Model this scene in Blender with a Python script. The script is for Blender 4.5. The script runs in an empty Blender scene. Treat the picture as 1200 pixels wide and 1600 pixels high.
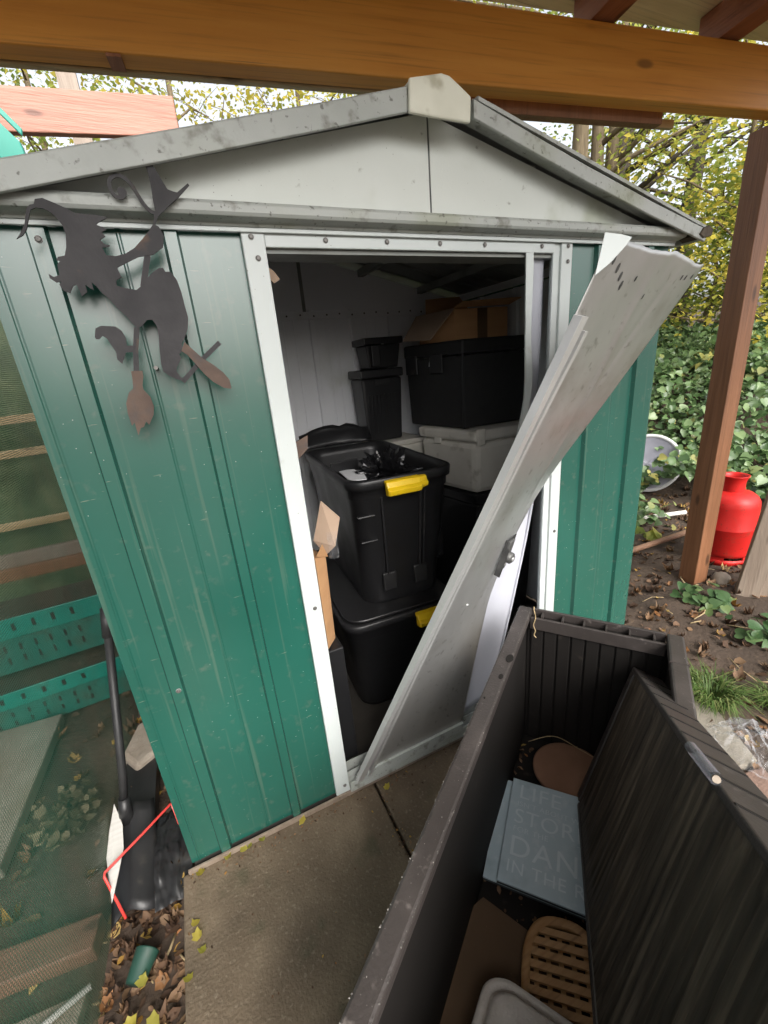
import bpy, math, random
import numpy as np
from mathutils import Vector, Matrix, noise as mnoise

random.seed(7)
rng = np.random.default_rng(7)
SC = bpy.context.scene
COL = SC.collection
R_ = math.radians

# ------------------------------------------------------------------ camera
cam_d = bpy.data.cameras.new('camera')
cam = bpy.data.objects.new('camera', cam_d)
COL.objects.link(cam)
yaw, pitch, roll = 0.4103, -0.3358, -0.0917
fw = Vector((math.sin(yaw) * math.cos(pitch), math.cos(yaw) * math.cos(pitch), math.sin(pitch)))
r0 = Vector((math.cos(yaw), -math.sin(yaw), 0)); u0 = r0.cross(fw)
rt = r0 * math.cos(roll) + u0 * math.sin(roll)
up = -r0 * math.sin(roll) + u0 * math.cos(roll)
m = Matrix((rt, up, -fw)).transposed().to_4x4()
m.translation = Vector((0.2651, -1.0651, 1.3689))
cam.matrix_world = m
cam_d.sensor_fit = 'VERTICAL'; cam_d.sensor_height = 24.0
cam_d.lens = 662.13 / 1600 * 24.0
cam_d.clip_start = 0.02; cam_d.clip_end = 400
SC.camera = cam

# ------------------------------------------------------------------ world, sun, exposure
SUN_EL, SUN_AZ = R_(42), R_(178)
world = bpy.data.worlds.new('World'); SC.world = world; world.use_nodes = True
wn = world.node_tree; wn.nodes.clear()
sky = wn.nodes.new('ShaderNodeTexSky'); sky.sky_type = 'NISHITA'; sky.sun_disc = False
sky.sun_elevation = SUN_EL; sky.sun_rotation = SUN_AZ
sky.air_density = 1.0; sky.dust_density = 6.0; sky.ozone_density = 1.0
hs = wn.nodes.new('ShaderNodeHueSaturation'); hs.inputs['Saturation'].default_value = 0.28
bg = wn.nodes.new('ShaderNodeBackground'); bg.inputs['Strength'].default_value = 0.13
wo = wn.nodes.new('ShaderNodeOutputWorld')
wn.links.new(sky.outputs[0], hs.inputs['Color']); wn.links.new(hs.outputs[0], bg.inputs[0]); wn.links.new(bg.outputs[0], wo.inputs[0])

sun_d = bpy.data.lights.new('sun', 'SUN'); sun_d.energy = 0.5; sun_d.angle = R_(30); sun_d.color = (1, .97, .92)
sun = bpy.data.objects.new('sun', sun_d); COL.objects.link(sun)
sun.rotation_euler = (R_(90) - SUN_EL, 0, math.pi - SUN_AZ)
SC.view_settings.view_transform = 'Standard'; SC.view_settings.look = 'None'
SC.view_settings.gamma = 1; SC.view_settings.exposure = 1.68
SC.cycles.transparent_max_bounces = 8
SC.cycles.max_bounces = 6; SC.cycles.diffuse_bounces = 4; SC.cycles.glossy_bounces = 2; SC.cycles.transmission_bounces = 3

# ------------------------------------------------------------------ materials
def mat(name, cols, scale=6.0, rough=.6, metal=0.0, bump=0.0, bscale=60.0, stretch=(1, 1, 1), detail=6,
        spec=.5, dirt=None, rvar=0.0, coat=0.0, dist=0.0, speck=None, knot=None):
    """cols: list of (pos, rgb) ramp driven by noise; dirt: (rgb, scale, lo, hi, amount); speck: (rgb, scale, threshold)"""
    M = bpy.data.materials.new(name); M.use_nodes = True
    t = M.node_tree; N = t.nodes; L = t.links
    b = N['Principled BSDF']
    tc = N.new('ShaderNodeTexCoord'); mp = N.new('ShaderNodeMapping'); mp.inputs['Scale'].default_value = stretch
    L.new(tc.outputs['Object'], mp.inputs['Vector'])
    if not isinstance(cols[0], tuple) or len(cols[0]) == 3: cols = [(.3, cols[0]), (.7, cols[-1])]
    nz = N.new('ShaderNodeTexNoise'); nz.inputs['Scale'].default_value = scale; nz.inputs['Detail'].default_value = detail
    nz.inputs['Distortion'].default_value = dist
    L.new(mp.outputs[0], nz.inputs['Vector'])
    cr = N.new('ShaderNodeValToRGB'); e = cr.color_ramp.elements
    while len(e) < len(cols): e.new(.5)
    for i, (p_, c) in enumerate(cols): e[i].position = p_; e[i].color = (*c, 1)
    L.new(nz.outputs['Fac'], cr.inputs[0]); out = cr.outputs[0]
    for lay in (dirt if isinstance(dirt, list) else [dirt] if dirt else []):
        c, s_, lo, hi, am = lay[:5]
        n2 = N.new('ShaderNodeTexNoise'); n2.inputs['Scale'].default_value = s_; n2.inputs['Detail'].default_value = 4
        if len(lay) > 5:
            m2 = N.new('ShaderNodeMapping'); m2.inputs['Scale'].default_value = lay[5]; L.new(tc.outputs['Object'], m2.inputs['Vector']); L.new(m2.outputs[0], n2.inputs['Vector'])
        else: L.new(tc.outputs['Object'], n2.inputs['Vector'])
        mr = N.new('ShaderNodeMapRange'); mr.interpolation_type = 'SMOOTHSTEP'; mr.inputs[1].default_value = lo; mr.inputs[2].default_value = hi
        mr.inputs[4].default_value = am
        L.new(n2.outputs['Fac'], mr.inputs[0])
        mx = N.new('ShaderNodeMix'); mx.data_type = 'RGBA'
        L.new(mr.outputs[0], mx.inputs['Factor']); L.new(out, mx.inputs['A']); mx.inputs['B'].default_value = (*c, 1)
        out = mx.outputs['Result']
    if speck:
        c, s_, th = speck
        v = N.new('ShaderNodeTexVoronoi'); v.inputs['Scale'].default_value = s_; v.inputs['Randomness'].default_value = 1
        L.new(tc.outputs['Object'], v.inputs['Vector'])
        lt = N.new('ShaderNodeMath'); lt.operation = 'LESS_THAN'; lt.inputs[1].default_value = th
        L.new(v.outputs['Distance'], lt.inputs[0])
        n3 = N.new('ShaderNodeTexNoise'); n3.inputs['Scale'].default_value = 3.1
        L.new(tc.outputs['Object'], n3.inputs['Vector'])
        g3 = N.new('ShaderNodeMapRange'); g3.inputs[1].default_value = .42; g3.inputs[2].default_value = .6
        L.new(n3.outputs['Fac'], g3.inputs[0])
        ml = N.new('ShaderNodeMath'); ml.operation = 'MULTIPLY'
        L.new(lt.outputs[0], ml.inputs[0]); L.new(g3.outputs[0], ml.inputs[1])
        mx = N.new('ShaderNodeMix'); mx.data_type = 'RGBA'
        L.new(ml.outputs[0], mx.inputs['Factor']); L.new(out, mx.inputs['A']); mx.inputs['B'].default_value = (*c, 1)
        out = mx.outputs['Result']
    if knot:
        c, st_, th = knot
        m3 = N.new('ShaderNodeMapping'); m3.inputs['Scale'].default_value = st_; L.new(tc.outputs['Object'], m3.inputs['Vector'])
        v = N.new('ShaderNodeTexVoronoi'); v.inputs['Scale'].default_value = 1.0; L.new(m3.outputs[0], v.inputs['Vector'])
        k1 = N.new('ShaderNodeMapRange'); k1.interpolation_type = 'SMOOTHSTEP'; k1.inputs[1].default_value = th * .45; k1.inputs[2].default_value = th; k1.inputs[3].default_value = .75; k1.inputs[4].default_value = 0
        L.new(v.outputs['Distance'], k1.inputs[0])
        mx = N.new('ShaderNodeMix'); mx.data_type = 'RGBA'
        L.new(k1.outputs[0], mx.inputs['Factor']); L.new(out, mx.inputs['A']); mx.inputs['B'].default_value = (*c, 1); out = mx.outputs['Result']
    L.new(out, b.inputs['Base Color'])
    b.inputs['Roughness'].default_value = rough; b.inputs['Metallic'].default_value = metal
    b.inputs['Specular IOR Level'].default_value = spec
    b.inputs['Coat Weight'].default_value = coat; b.inputs['Coat Roughness'].default_value = .2
    if rvar:
        n4 = N.new('ShaderNodeTexNoise'); n4.inputs['Scale'].default_value = scale * 2.3
        L.new(mp.outputs[0], n4.inputs['Vector'])
        mr = N.new('ShaderNodeMapRange'); mr.interpolation_type = 'SMOOTHSTEP'; mr.inputs[1].default_value = .05; mr.inputs[2].default_value = .95
        mr.inputs[3].default_value = rough - rvar; mr.inputs[4].default_value = rough + rvar
        L.new(n4.outputs['Fac'], mr.inputs[0]); L.new(mr.outputs[0], b.inputs['Roughness'])
    if bump:
        n5 = N.new('ShaderNodeTexNoise'); n5.inputs['Scale'].default_value = bscale; n5.inputs['Detail'].default_value = 4
        L.new(mp.outputs[0], n5.inputs['Vector'])
        bp = N.new('ShaderNodeBump'); bp.inputs['Strength'].default_value = bump; bp.inputs['Distance'].default_value = .01
        L.new(n5.outputs['Fac'], bp.inputs['Height']); L.new(bp.outputs[0], b.inputs['Normal'])
    return M

def leafmat(name, cols, rough=.45, trans=.35, spec=.35):
    M = bpy.data.materials.new(name); M.use_nodes = True
    t = M.node_tree; N = t.nodes; L = t.links; b = N['Principled BSDF']; o = N['Material Output']
    g = N.new('ShaderNodeNewGeometry'); cr = N.new('ShaderNodeValToRGB'); e = cr.color_ramp.elements
    while len(e) < len(cols): e.new(.5)
    for i, (p_, c) in enumerate(cols): e[i].position = p_; e[i].color = (*c, 1)
    L.new(g.outputs['Random Per Island'], cr.inputs[0]); L.new(cr.outputs[0], b.inputs['Base Color'])
    b.inputs['Roughness'].default_value = rough; b.inputs['Specular IOR Level'].default_value = spec
    tr = N.new('ShaderNodeBsdfTranslucent'); L.new(cr.outputs[0], tr.inputs['Color'])
    mx = N.new('ShaderNodeMixShader'); mx.inputs[0].default_value = trans
    L.new(b.outputs[0], mx.inputs[1]); L.new(tr.outputs[0], mx.inputs[2]); L.new(mx.outputs[0], o.inputs['Surface'])
    return M

def filmmat(name, col=(.9, .92, .95), alpha=.25, rough=.08):
    M = bpy.data.materials.new(name); M.use_nodes = True
    t = M.node_tree; N = t.nodes; L = t.links; o = N['Material Output']; b = N['Principled BSDF']
    b.inputs['Base Color'].default_value = (*col, 1); b.inputs['Roughness'].default_value = rough
    tr = N.new('ShaderNodeBsdfTransparent'); fr = N.new('ShaderNodeLayerWeight'); fr.inputs['Blend'].default_value = .35
    mr = N.new('ShaderNodeMapRange'); mr.inputs[3].default_value = alpha; mr.inputs[4].default_value = min(1, alpha + .4)
    L.new(fr.outputs['Facing'], mr.inputs[0])
    mx = N.new('ShaderNodeMixShader'); L.new(mr.outputs[0], mx.inputs[0])
    L.new(tr.outputs[0], mx.inputs[1]); L.new(b.outputs[0], mx.inputs[2]); L.new(mx.outputs[0], o.inputs['Surface'])
    return M

def netmat():
    M = bpy.data.materials.new('green_netting'); M.use_nodes = True
    t = M.node_tree; N = t.nodes; L = t.links; o = N['Material Output']; b = N['Principled BSDF']
    tc = N.new('ShaderNodeTexCoord')
    ws = []
    for ax in ('Y', 'Z'):
        w = N.new('ShaderNodeTexWave'); w.wave_type = 'BANDS'; w.bands_direction = ax
        w.inputs['Scale'].default_value = 48; w.inputs['Distortion'].default_value = .6; w.inputs['Detail Scale'].default_value = .3
        L.new(tc.outputs['Object'], w.inputs['Vector']); ws.append(w)
    mm = N.new('ShaderNodeMath'); mm.operation = 'MAXIMUM'
    L.new(ws[0].outputs['Fac'], mm.inputs[0]); L.new(ws[1].outputs['Fac'], mm.inputs[1])
    mr = N.new('ShaderNodeMapRange'); mr.inputs[1].default_value = .35; mr.inputs[2].default_value = .8; mr.inputs[3].default_value = .34; mr.inputs[4].default_value = .78
    L.new(mm.outputs[0], mr.inputs[0])
    nz = N.new('ShaderNodeTexNoise'); nz.inputs['Scale'].default_value = 3.5; L.new(tc.outputs['Object'], nz.inputs['Vector'])
    cr = N.new('ShaderNodeValToRGB'); e = cr.color_ramp.elements
    e[0].position = .35; e[0].color = (.045, .16, .105, 1); e[1].position = .65; e[1].color = (.12, .17, .11, 1)
    L.new(nz.outputs['Fac'], cr.inputs[0]); L.new(cr.outputs[0], b.inputs['Base Color']); b.inputs['Roughness'].default_value = .55
    tr = N.new('ShaderNodeBsdfTransparent'); mx = N.new('ShaderNodeMixShader')
    L.new(mr.outputs[0], mx.inputs[0]); L.new(tr.outputs[0], mx.inputs[1]); L.new(b.outputs[0], mx.inputs[2]); L.new(mx.outputs[0], o.inputs['Surface'])
    return M

def wood(name, c1, c2, c3, axis=0, scale=3.0, rough=.55, bump=.25, knots=True, coat=0.0):
    st = [22, 22, 22]; st[axis] = 1.6
    fine = [110, 110, 110]; fine[axis] = 2.5
    crk = [60, 60, 60]; crk[axis] = .9
    kn = [9, 9, 9]; kn[axis] = 3.2
    dk = tuple(.5 * v for v in c1)
    return mat(name, [(.25, c1), (.5, c2), (.75, c3)], scale=scale * .35, rough=rough, stretch=tuple(st), bump=bump, bscale=6,
               detail=8, dist=.6, coat=coat, dirt=[(dk, 1.0, .50, .78, .55, tuple(fine)), (tuple(.3 * v for v in c1), 1.0, .72, .77, .8, tuple(crk)), (tuple(min(1, 1.25 * v) for v in c3), 1.7, .5, .8, .4)],
               knot=(tuple(.28 * v for v in c1), tuple(kn), .16) if knots else None)

G = {}
G['green'] = mat('green_painted_steel', [(.3, (.011, .080, .059)), (.7, (.015, .098, .073))], scale=3, rough=.27, spec=.85, bump=.012, bscale=7, coat=.4,
                 dirt=[((.10, .13, .10), 30, .58, .8, .5), ((.05, .09, .065), 1.3, .4, .9, .3), ((.10, .15, .11), 1.0, .60, .72, .35, (55, 55, 1.5)), ((.20, .22, .16), 1.0, .70, .76, .6, (18, 18, 160))], speck=((.42, .47, .42), 55, .05))
G['white'] = mat('white_painted_steel', [(.3, (.47, .51, .50)), (.7, (.54, .58, .57))], scale=3, rough=.38, bump=.02, bscale=30,
                 dirt=[((.30, .30, .24), 14, .66, .8, .55)], speck=((.12, .11, .09), 46, .05))
G['gable'] = mat('dull_white_steel', [(.3, (.54, .57, .53)), (.7, (.61, .64, .61))], scale=2.2, rough=.45, bump=.05, bscale=220,
                 dirt=[((.26, .29, .17), 4.5, .55, .78, .6), ((.12, .12, .09), 30, .68, .78, .6)], speck=((.10, .10, .08), 60, .05))
G['trim'] = mat('grey_weathered_trim', [(.3, (.33, .35, .33)), (.7, (.42, .44, .42))], scale=5, rough=.5, bump=.1, bscale=160,
                dirt=[((.13, .13, .10), 26, .55, .75, .75), ((.20, .22, .12), 5, .5, .75, .55), ((.06, .06, .045), 80, .62, .72, .7)])
G['liner'] = mat('white_inner_steel', [(.3, (.74, .75, .78)), (.7, (.80, .81, .83))], scale=2, rough=.4, dirt=[((.38, .40, .28), 3, .55, .75, .4)])
G['roofmetal'] = mat('dark_roof_underside', [(.3, (.16, .17, .16)), (.7, (.24, .25, .23))], scale=4, rough=.5, dirt=[((.06, .06, .05), 8, .5, .7, .5)])
G['capcream'] = mat('cream_ridge_plastic', [(.3, (.58, .58, .48)), (.7, (.68, .68, .58))], scale=10, rough=.5, dirt=[((.25, .22, .13), 16, .58, .75, .6)])
G['galv'] = mat('galvanised_sheet', [(.25, (.42, .42, .41)), (.5, (.50, .50, .49)), (.75, (.58, .58, .57))], scale=5, rough=.38, metal=.75,
                stretch=(1, 1, .5), bump=.05, bscale=14, dirt=[((.30, .28, .24), 7, .5, .8, .6), ((.22, .21, .19), 38, .60, .74, .55), ((.42, .35, .22), 3.0, .66, .85, .45)])
G['lilac'] = mat('pale_lilac_steel', [(.3, (.42, .43, .48)), (.7, (.50, .51, .56))], scale=3, rough=.38, bump=.03, bscale=20, dirt=[((.3, .28, .24), 10, .62, .8, .5)])
G['galvpale'] = mat('pale_galvanised_edge', [(.3, (.55, .55, .54)), (.7, (.66, .66, .65))], scale=7, rough=.4, metal=.6, dirt=[((.35, .33, .28), 14, .62, .8, .5)])
G['galvdark'] = mat('darkened_galvanised', [(.3, (.10, .10, .098)), (.7, (.16, .16, .155))], scale=9, rough=.5, metal=.6)
G['steel'] = mat('dark_latch_steel', [(.3, (.05, .05, .05)), (.7, (.11, .11, .11))], scale=20, rough=.4, metal=.6)
G['screw'] = mat('dull_screw', [(.3, (.08, .075, .07)), (.7, (.2, .19, .18))], scale=90, rough=.5, metal=.6)
G['rim'] = mat('screw_washer', [(.3, (.3, .3, .3)), (.7, (.5, .5, .48))], scale=90, rough=.5, metal=.4)
G['iron'] = mat('black_iron_plate', [(.3, (.028, .027, .029)), (.7, (.048, .046, .048))], scale=14, rough=.6, metal=.2, spec=.3, bump=.08, bscale=120,
                dirt=[((.16, .09, .05), 22, .62, .8, .5)])
G['rust'] = mat('rusty_iron_plate', [(.3, (.065, .040, .030)), (.7, (.11, .072, .052))], scale=26, rough=.7, bump=.1, bscale=120, dirt=[((.06, .055, .055), 18, .5, .7, .7)])
G['beam'] = wood('orange_stained_timber', (.55, .215, .022), (.64, .27, .034), (.70, .315, .048), axis=0, rough=.5, bump=.06)
G['post'] = wood('dimmed_stained_timber', (.15, .062, .026), (.20, .086, .038), (.24, .108, .052), axis=2)  # same stain as the beam, its weaker light put into a darker colour
G['rafter'] = wood('dark_stained_rafter', (.20, .070, .028), (.26, .095, .040), (.31, .12, .052), axis=1)
G['pine'] = wood('pale_pine_board', (.36, .26, .12), (.43, .32, .17), (.48, .38, .22), axis=0)
G['pink'] = wood('salmon_stained_board', (.27, .108, .068), (.32, .138, .092), (.36, .17, .12), axis=0)
G['roofpine'] = wood('lightened_pine_roof_board', (.58, .45, .25), (.66, .53, .32), (.72, .60, .39), axis=0)  # pine lightened: light on the board undersides is put into the colour
G['pinkshade'] = wood('shaded_salmon_board', (.13, .06, .038), (.17, .08, .052), (.21, .105, .07), axis=0)  # salmon stain with the shade under the netting put into its colour
G['greywood'] = wood('weathered_grey_wood', (.16, .12, .09), (.22, .17, .13), (.28, .23, .18), axis=2)
G['slab'] = mat('damp_concrete', [(.2, (.064, .045, .027)), (.5, (.112, .082, .052)), (.8, (.172, .130, .086))], scale=7, rough=.75, bump=.35, bscale=140, detail=10,
                dirt=[((.045, .033, .020), 2.6, .48, .75, .6), ((.20, .165, .12), 90, .55, .72, .5), ((.035, .04, .018), 9, .6, .75, .5)])
G['palestone'] = mat('pale_concrete', [(.3, (.19, .165, .13)), (.7, (.26, .235, .19))], scale=12, rough=.85, bump=.3, bscale=120, dirt=[((.16, .13, .09), 8, .55, .75, .6)])
G['brickred'] = mat('reddish_stone', [(.3, (.16, .10, .075)), (.7, (.23, .15, .115))], scale=10, rough=.85, bump=.3, bscale=100)
G['stone'] = mat('grey_beige_stone', [(.3, (.27, .22, .17)), (.7, (.36, .31, .25))], scale=14, rough=.8, bump=.4, bscale=60)
G['dirt'] = mat('brown_soil', [(.2, (.026, .017, .010)), (.5, (.055, .037, .025)), (.8, (.10, .070, .050))], scale=3.2, rough=.95, bump=.8, bscale=45, detail=10,
                dirt=[((.15, .10, .06), 24, .58, .75, .5)])
G['black'] = mat('black_plastic', [(.3, (.011, .011, .012)), (.7, (.016, .016, .017))], scale=4, rough=.36, spec=.5, bump=.04, bscale=50,
                 dirt=[((.05, .048, .043), 9, .6, .8, .5)], rvar=.08)
G['foam'] = mat('black_foam_plastic', [(.3, (.014, .014, .014)), (.7, (.020, .020, .020))], scale=30, rough=.65, bump=.15, bscale=260)
G['yellow'] = mat('yellow_plastic', [(.3, (.62, .41, .008)), (.7, (.68, .46, .012))], scale=6, rough=.35)
G['cream'] = mat('dirty_cream_polystyrene', [(.3, (.60, .57, .50)), (.7, (.70, .67, .60))], scale=7, rough=.8, bump=.1, bscale=120,
                 dirt=[((.25, .22, .16), 11, .6, .75, .6)])
G['card'] = mat('corrugated_cardboard', [(.3, (.50, .27, .125)), (.7, (.57, .32, .155))], scale=5, rough=.85, bump=.06, bscale=70, stretch=(1, 1, 6))
G['cardpale'] = mat('cardboard_flap', [(.3, (.34, .24, .17)), (.7, (.40, .29, .21))], scale=6, rough=.85)
G['tape'] = mat('brown_parcel_tape', [(.3, (.12, .07, .035)), (.7, (.15, .09, .045))], scale=6, rough=.3)
G['paper'] = mat('white_paper', [(.3, (.70, .71, .73)), (.7, (.78, .79, .8))], scale=4, rough=.7)
G['bag'] = mat('black_bin_bag', [(.3, (.008, .008, .009)), (.7, (.013, .013, .014))], scale=9, rough=.16, spec=.7, bump=.6, bscale=22)
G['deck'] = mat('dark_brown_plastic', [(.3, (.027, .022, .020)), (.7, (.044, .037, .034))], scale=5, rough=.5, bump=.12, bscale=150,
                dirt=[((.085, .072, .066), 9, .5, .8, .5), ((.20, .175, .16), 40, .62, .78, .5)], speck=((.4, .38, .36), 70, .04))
G['deckin'] = mat('shaded_brown_plastic', [(.3, (.009, .008, .007)), (.7, (.014, .012, .011))], scale=5, rough=.7, spec=.2, dirt=[((.06, .05, .04), 20, .66, .8, .4)])  # deck plastic darkened: the shade inside the box is in its colour
G['decklid'] = mat('moulded_grain_plastic', [(.3, (.017, .013, .010)), (.5, (.045, .035, .026)), (.70, (.12, .095, .07))], scale=1.1, rough=.6, spec=.25,
                   stretch=(60, 3.0, 60), bump=.35, bscale=1.6, detail=6, dist=.3)
G['board'] = mat('blue_grey_glass_board', [(.3, (.36, .46, .52)), (.7, (.43, .53, .58))], scale=3, rough=.35, dirt=[((.54, .61, .64), 45, .5, .75, .5), ((.29, .37, .42), 14, .55, .72, .45)])
G['letter'] = mat('pale_blue_print', [(.3, (.52, .60, .64)), (.7, (.57, .65, .69))], scale=20, rough=.4)
G['boarddark'] = mat('dark_board_edge', [(.3, (.035, .045, .045)), (.7, (.05, .06, .06))], scale=8, rough=.5)
G['cork'] = mat('brown_cork_disc', [(.3, (.21, .11, .065)), (.7, (.27, .15, .095))], scale=8, rough=.8, bump=.1, bscale=120, dirt=[((.13, .07, .045), 9, .58, .72, .5)])
G['hardboard'] = mat('brown_hardboard', [(.3, (.075, .044, .022)), (.7, (.10, .06, .032))], scale=8, rough=.85, dirt=[((.05, .03, .02), 16, .64, .74, .7)])
G['trivet'] = wood('oak_trivet', (.27, .14, .052), (.35, .195, .08), (.41, .245, .11), axis=0, scale=8, knots=False)
G['pulp'] = mat('grey_white_pulp', [(.3, (.46, .43, .40)), (.7, (.54, .51, .48))], scale=14, rough=.9, bump=.25, bscale=160, dirt=[((.3, .26, .22), 20, .55, .75, .4)])
G['chalk'] = mat('crumpled_white_paper', [(.3, (.55, .52, .45)), (.7, (.7, .67, .6))], scale=20, rough=.9, bump=.3, bscale=60)
G['red'] = mat('red_enamel', [(.3, (.46, .012, .010)), (.7, (.56, .020, .016))], scale=5, rough=.45, spec=.35, bump=.05, bscale=40, dirt=[((.22, .05, .03), 18, .58, .78, .6), ((.10, .035, .02), 60, .62, .72, .6)])
G['redplastic'] = mat('red_plastic_strip', [(.3, (.62, .05, .04)), (.7, (.70, .07, .06))], scale=8, rough=.4)
G['dish'] = mat('grey_dish', [(.3, (.23, .23, .27)), (.7, (.29, .29, .33))], scale=3, rough=.42, dirt=[((.10, .10, .10), 11, .56, .75, .6)])
G['dishrim'] = mat('pale_dish_rim', [(.3, (.42, .42, .42)), (.7, (.5, .5, .5))], scale=6, rough=.45)
G['teal'] = mat('teal_plastic', [(.3, (.004, .20, .15)), (.7, (.007, .25, .19))], scale=6, rough=.4, dirt=[((.10, .13, .09), 8, .6, .8, .5)])
G['tealdark'] = mat('dark_teal_plastic', [(.3, (.008, .12, .09)), (.7, (.014, .16, .12))], scale=6, rough=.5, dirt=[((.05, .06, .04), 8, .5, .7, .6)])
G['shard'] = mat('white_plastic_shard', [(.3, (.55, .53, .49)), (.7, (.64, .62, .58))], scale=12, rough=.5, stretch=(1, 8, 8))
G['rubber'] = mat('black_pole', [(.3, (.014, .014, .015)), (.7, (.03, .03, .03))], scale=14, rough=.5)
G['blackdirty'] = mat('dusty_black_plastic', [(.3, (.011, .011, .012)), (.7, (.020, .020, .020))], scale=7, rough=.42, bump=.15, bscale=25, dirt=[((.09, .08, .065), 12, .58, .76, .6)])
G['pipe'] = mat('tan_pipe', [(.3, (.22, .12, .07)), (.7, (.28, .16, .10))], scale=12, rough=.6)
G['cup'] = mat('dark_green_cup', [(.3, (.006, .035, .024)), (.7, (.010, .05, .034))], scale=9, rough=.6, dirt=[((.05, .045, .03), 20, .5, .7, .5)])
G['windbreak'] = mat('dull_green_windbreak', [(.25, (.04, .06, .03)), (.5, (.09, .13, .06)), (.75, (.16, .19, .10))], scale=7, rough=.9, detail=10)
G['floordark'] = mat('dark_shed_floor', [(.3, (.018, .015, .012)), (.7, (.035, .03, .024))], scale=9, rough=.9)
G['straw'] = mat('dry_straw', [(.3, (.30, .22, .11)), (.7, (.42, .32, .18))], scale=20, rough=.8)
G['bark'] = mat('tree_bark', [(.3, (.10, .075, .045)), (.7, (.20, .155, .095))], scale=6, rough=.9, bump=.6, bscale=12, stretch=(6, 6, 1))
G['barkdark'] = mat('dark_bark', [(.3, (.05, .04, .03)), (.7, (.10, .08, .06))], scale=6, rough=.9, bump=.6, bscale=12, stretch=(6, 6, 1))
G['film'] = filmmat('clear_film', col=(.6, .62, .65), alpha=.04, rough=.06)
G['tubeclear'] = filmmat('clear_plastic_tube', col=(.35, .36, .42), alpha=.12, rough=.1)
G['net'] = netmat()
G['ivy'] = leafmat('ivy_leaf', [(0, (.038, .075, .026)), (.35, (.075, .135, .045)), (.7, (.12, .19, .075)), (.93, (.18, .25, .11)), (1, (.32, .29, .08))], rough=.34, trans=.25)
G['yellowleaf'] = leafmat('autumn_leaf', [(0, (.30, .33, .06)), (.3, (.42, .40, .07)), (.6, (.56, .47, .08)), (.85, (.64, .53, .11)), (1, (.34, .36, .07))], trans=.6)
G['greenleaf'] = leafmat('pale_green_leaf', [(0, (.20, .27, .06)), (.4, (.29, .36, .08)), (.75, (.40, .44, .10)), (1, (.52, .48, .12))], trans=.6)
G['litter'] = leafmat('leaf_litter', [(0, (.045, .025, .015)), (.35, (.10, .055, .031)), (.6, (.17, .10, .058)), (.78, (.20, .125, .07)), (.88, (.24, .10, .03)), (.95, (.34, .22, .04)), (1, (.40, .28, .12))], rough=.7, trans=.15)
G['weed'] = leafmat('weed_leaf', [(0, (.045, .10, .035)), (.6, (.09, .16, .06)), (1, (.14, .2, .07))], trans=.25)
G['grassm'] = leafmat('grass_blade', [(0, (.055, .10, .022)), (.6, (.10, .165, .04)), (1, (.20, .21, .08))], trans=.35)
G['fleck'] = leafmat('pale_dust', [(0, (.06, .055, .05)), (.7, (.13, .12, .11)), (1, (.28, .26, .24))], rough=.9, trans=0)
G['dryweed'] = leafmat('dry_leaf', [(0, (.08, .065, .035)), (.5, (.14, .115, .065)), (1, (.19, .16, .095))], rough=.8, trans=.2)

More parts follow.
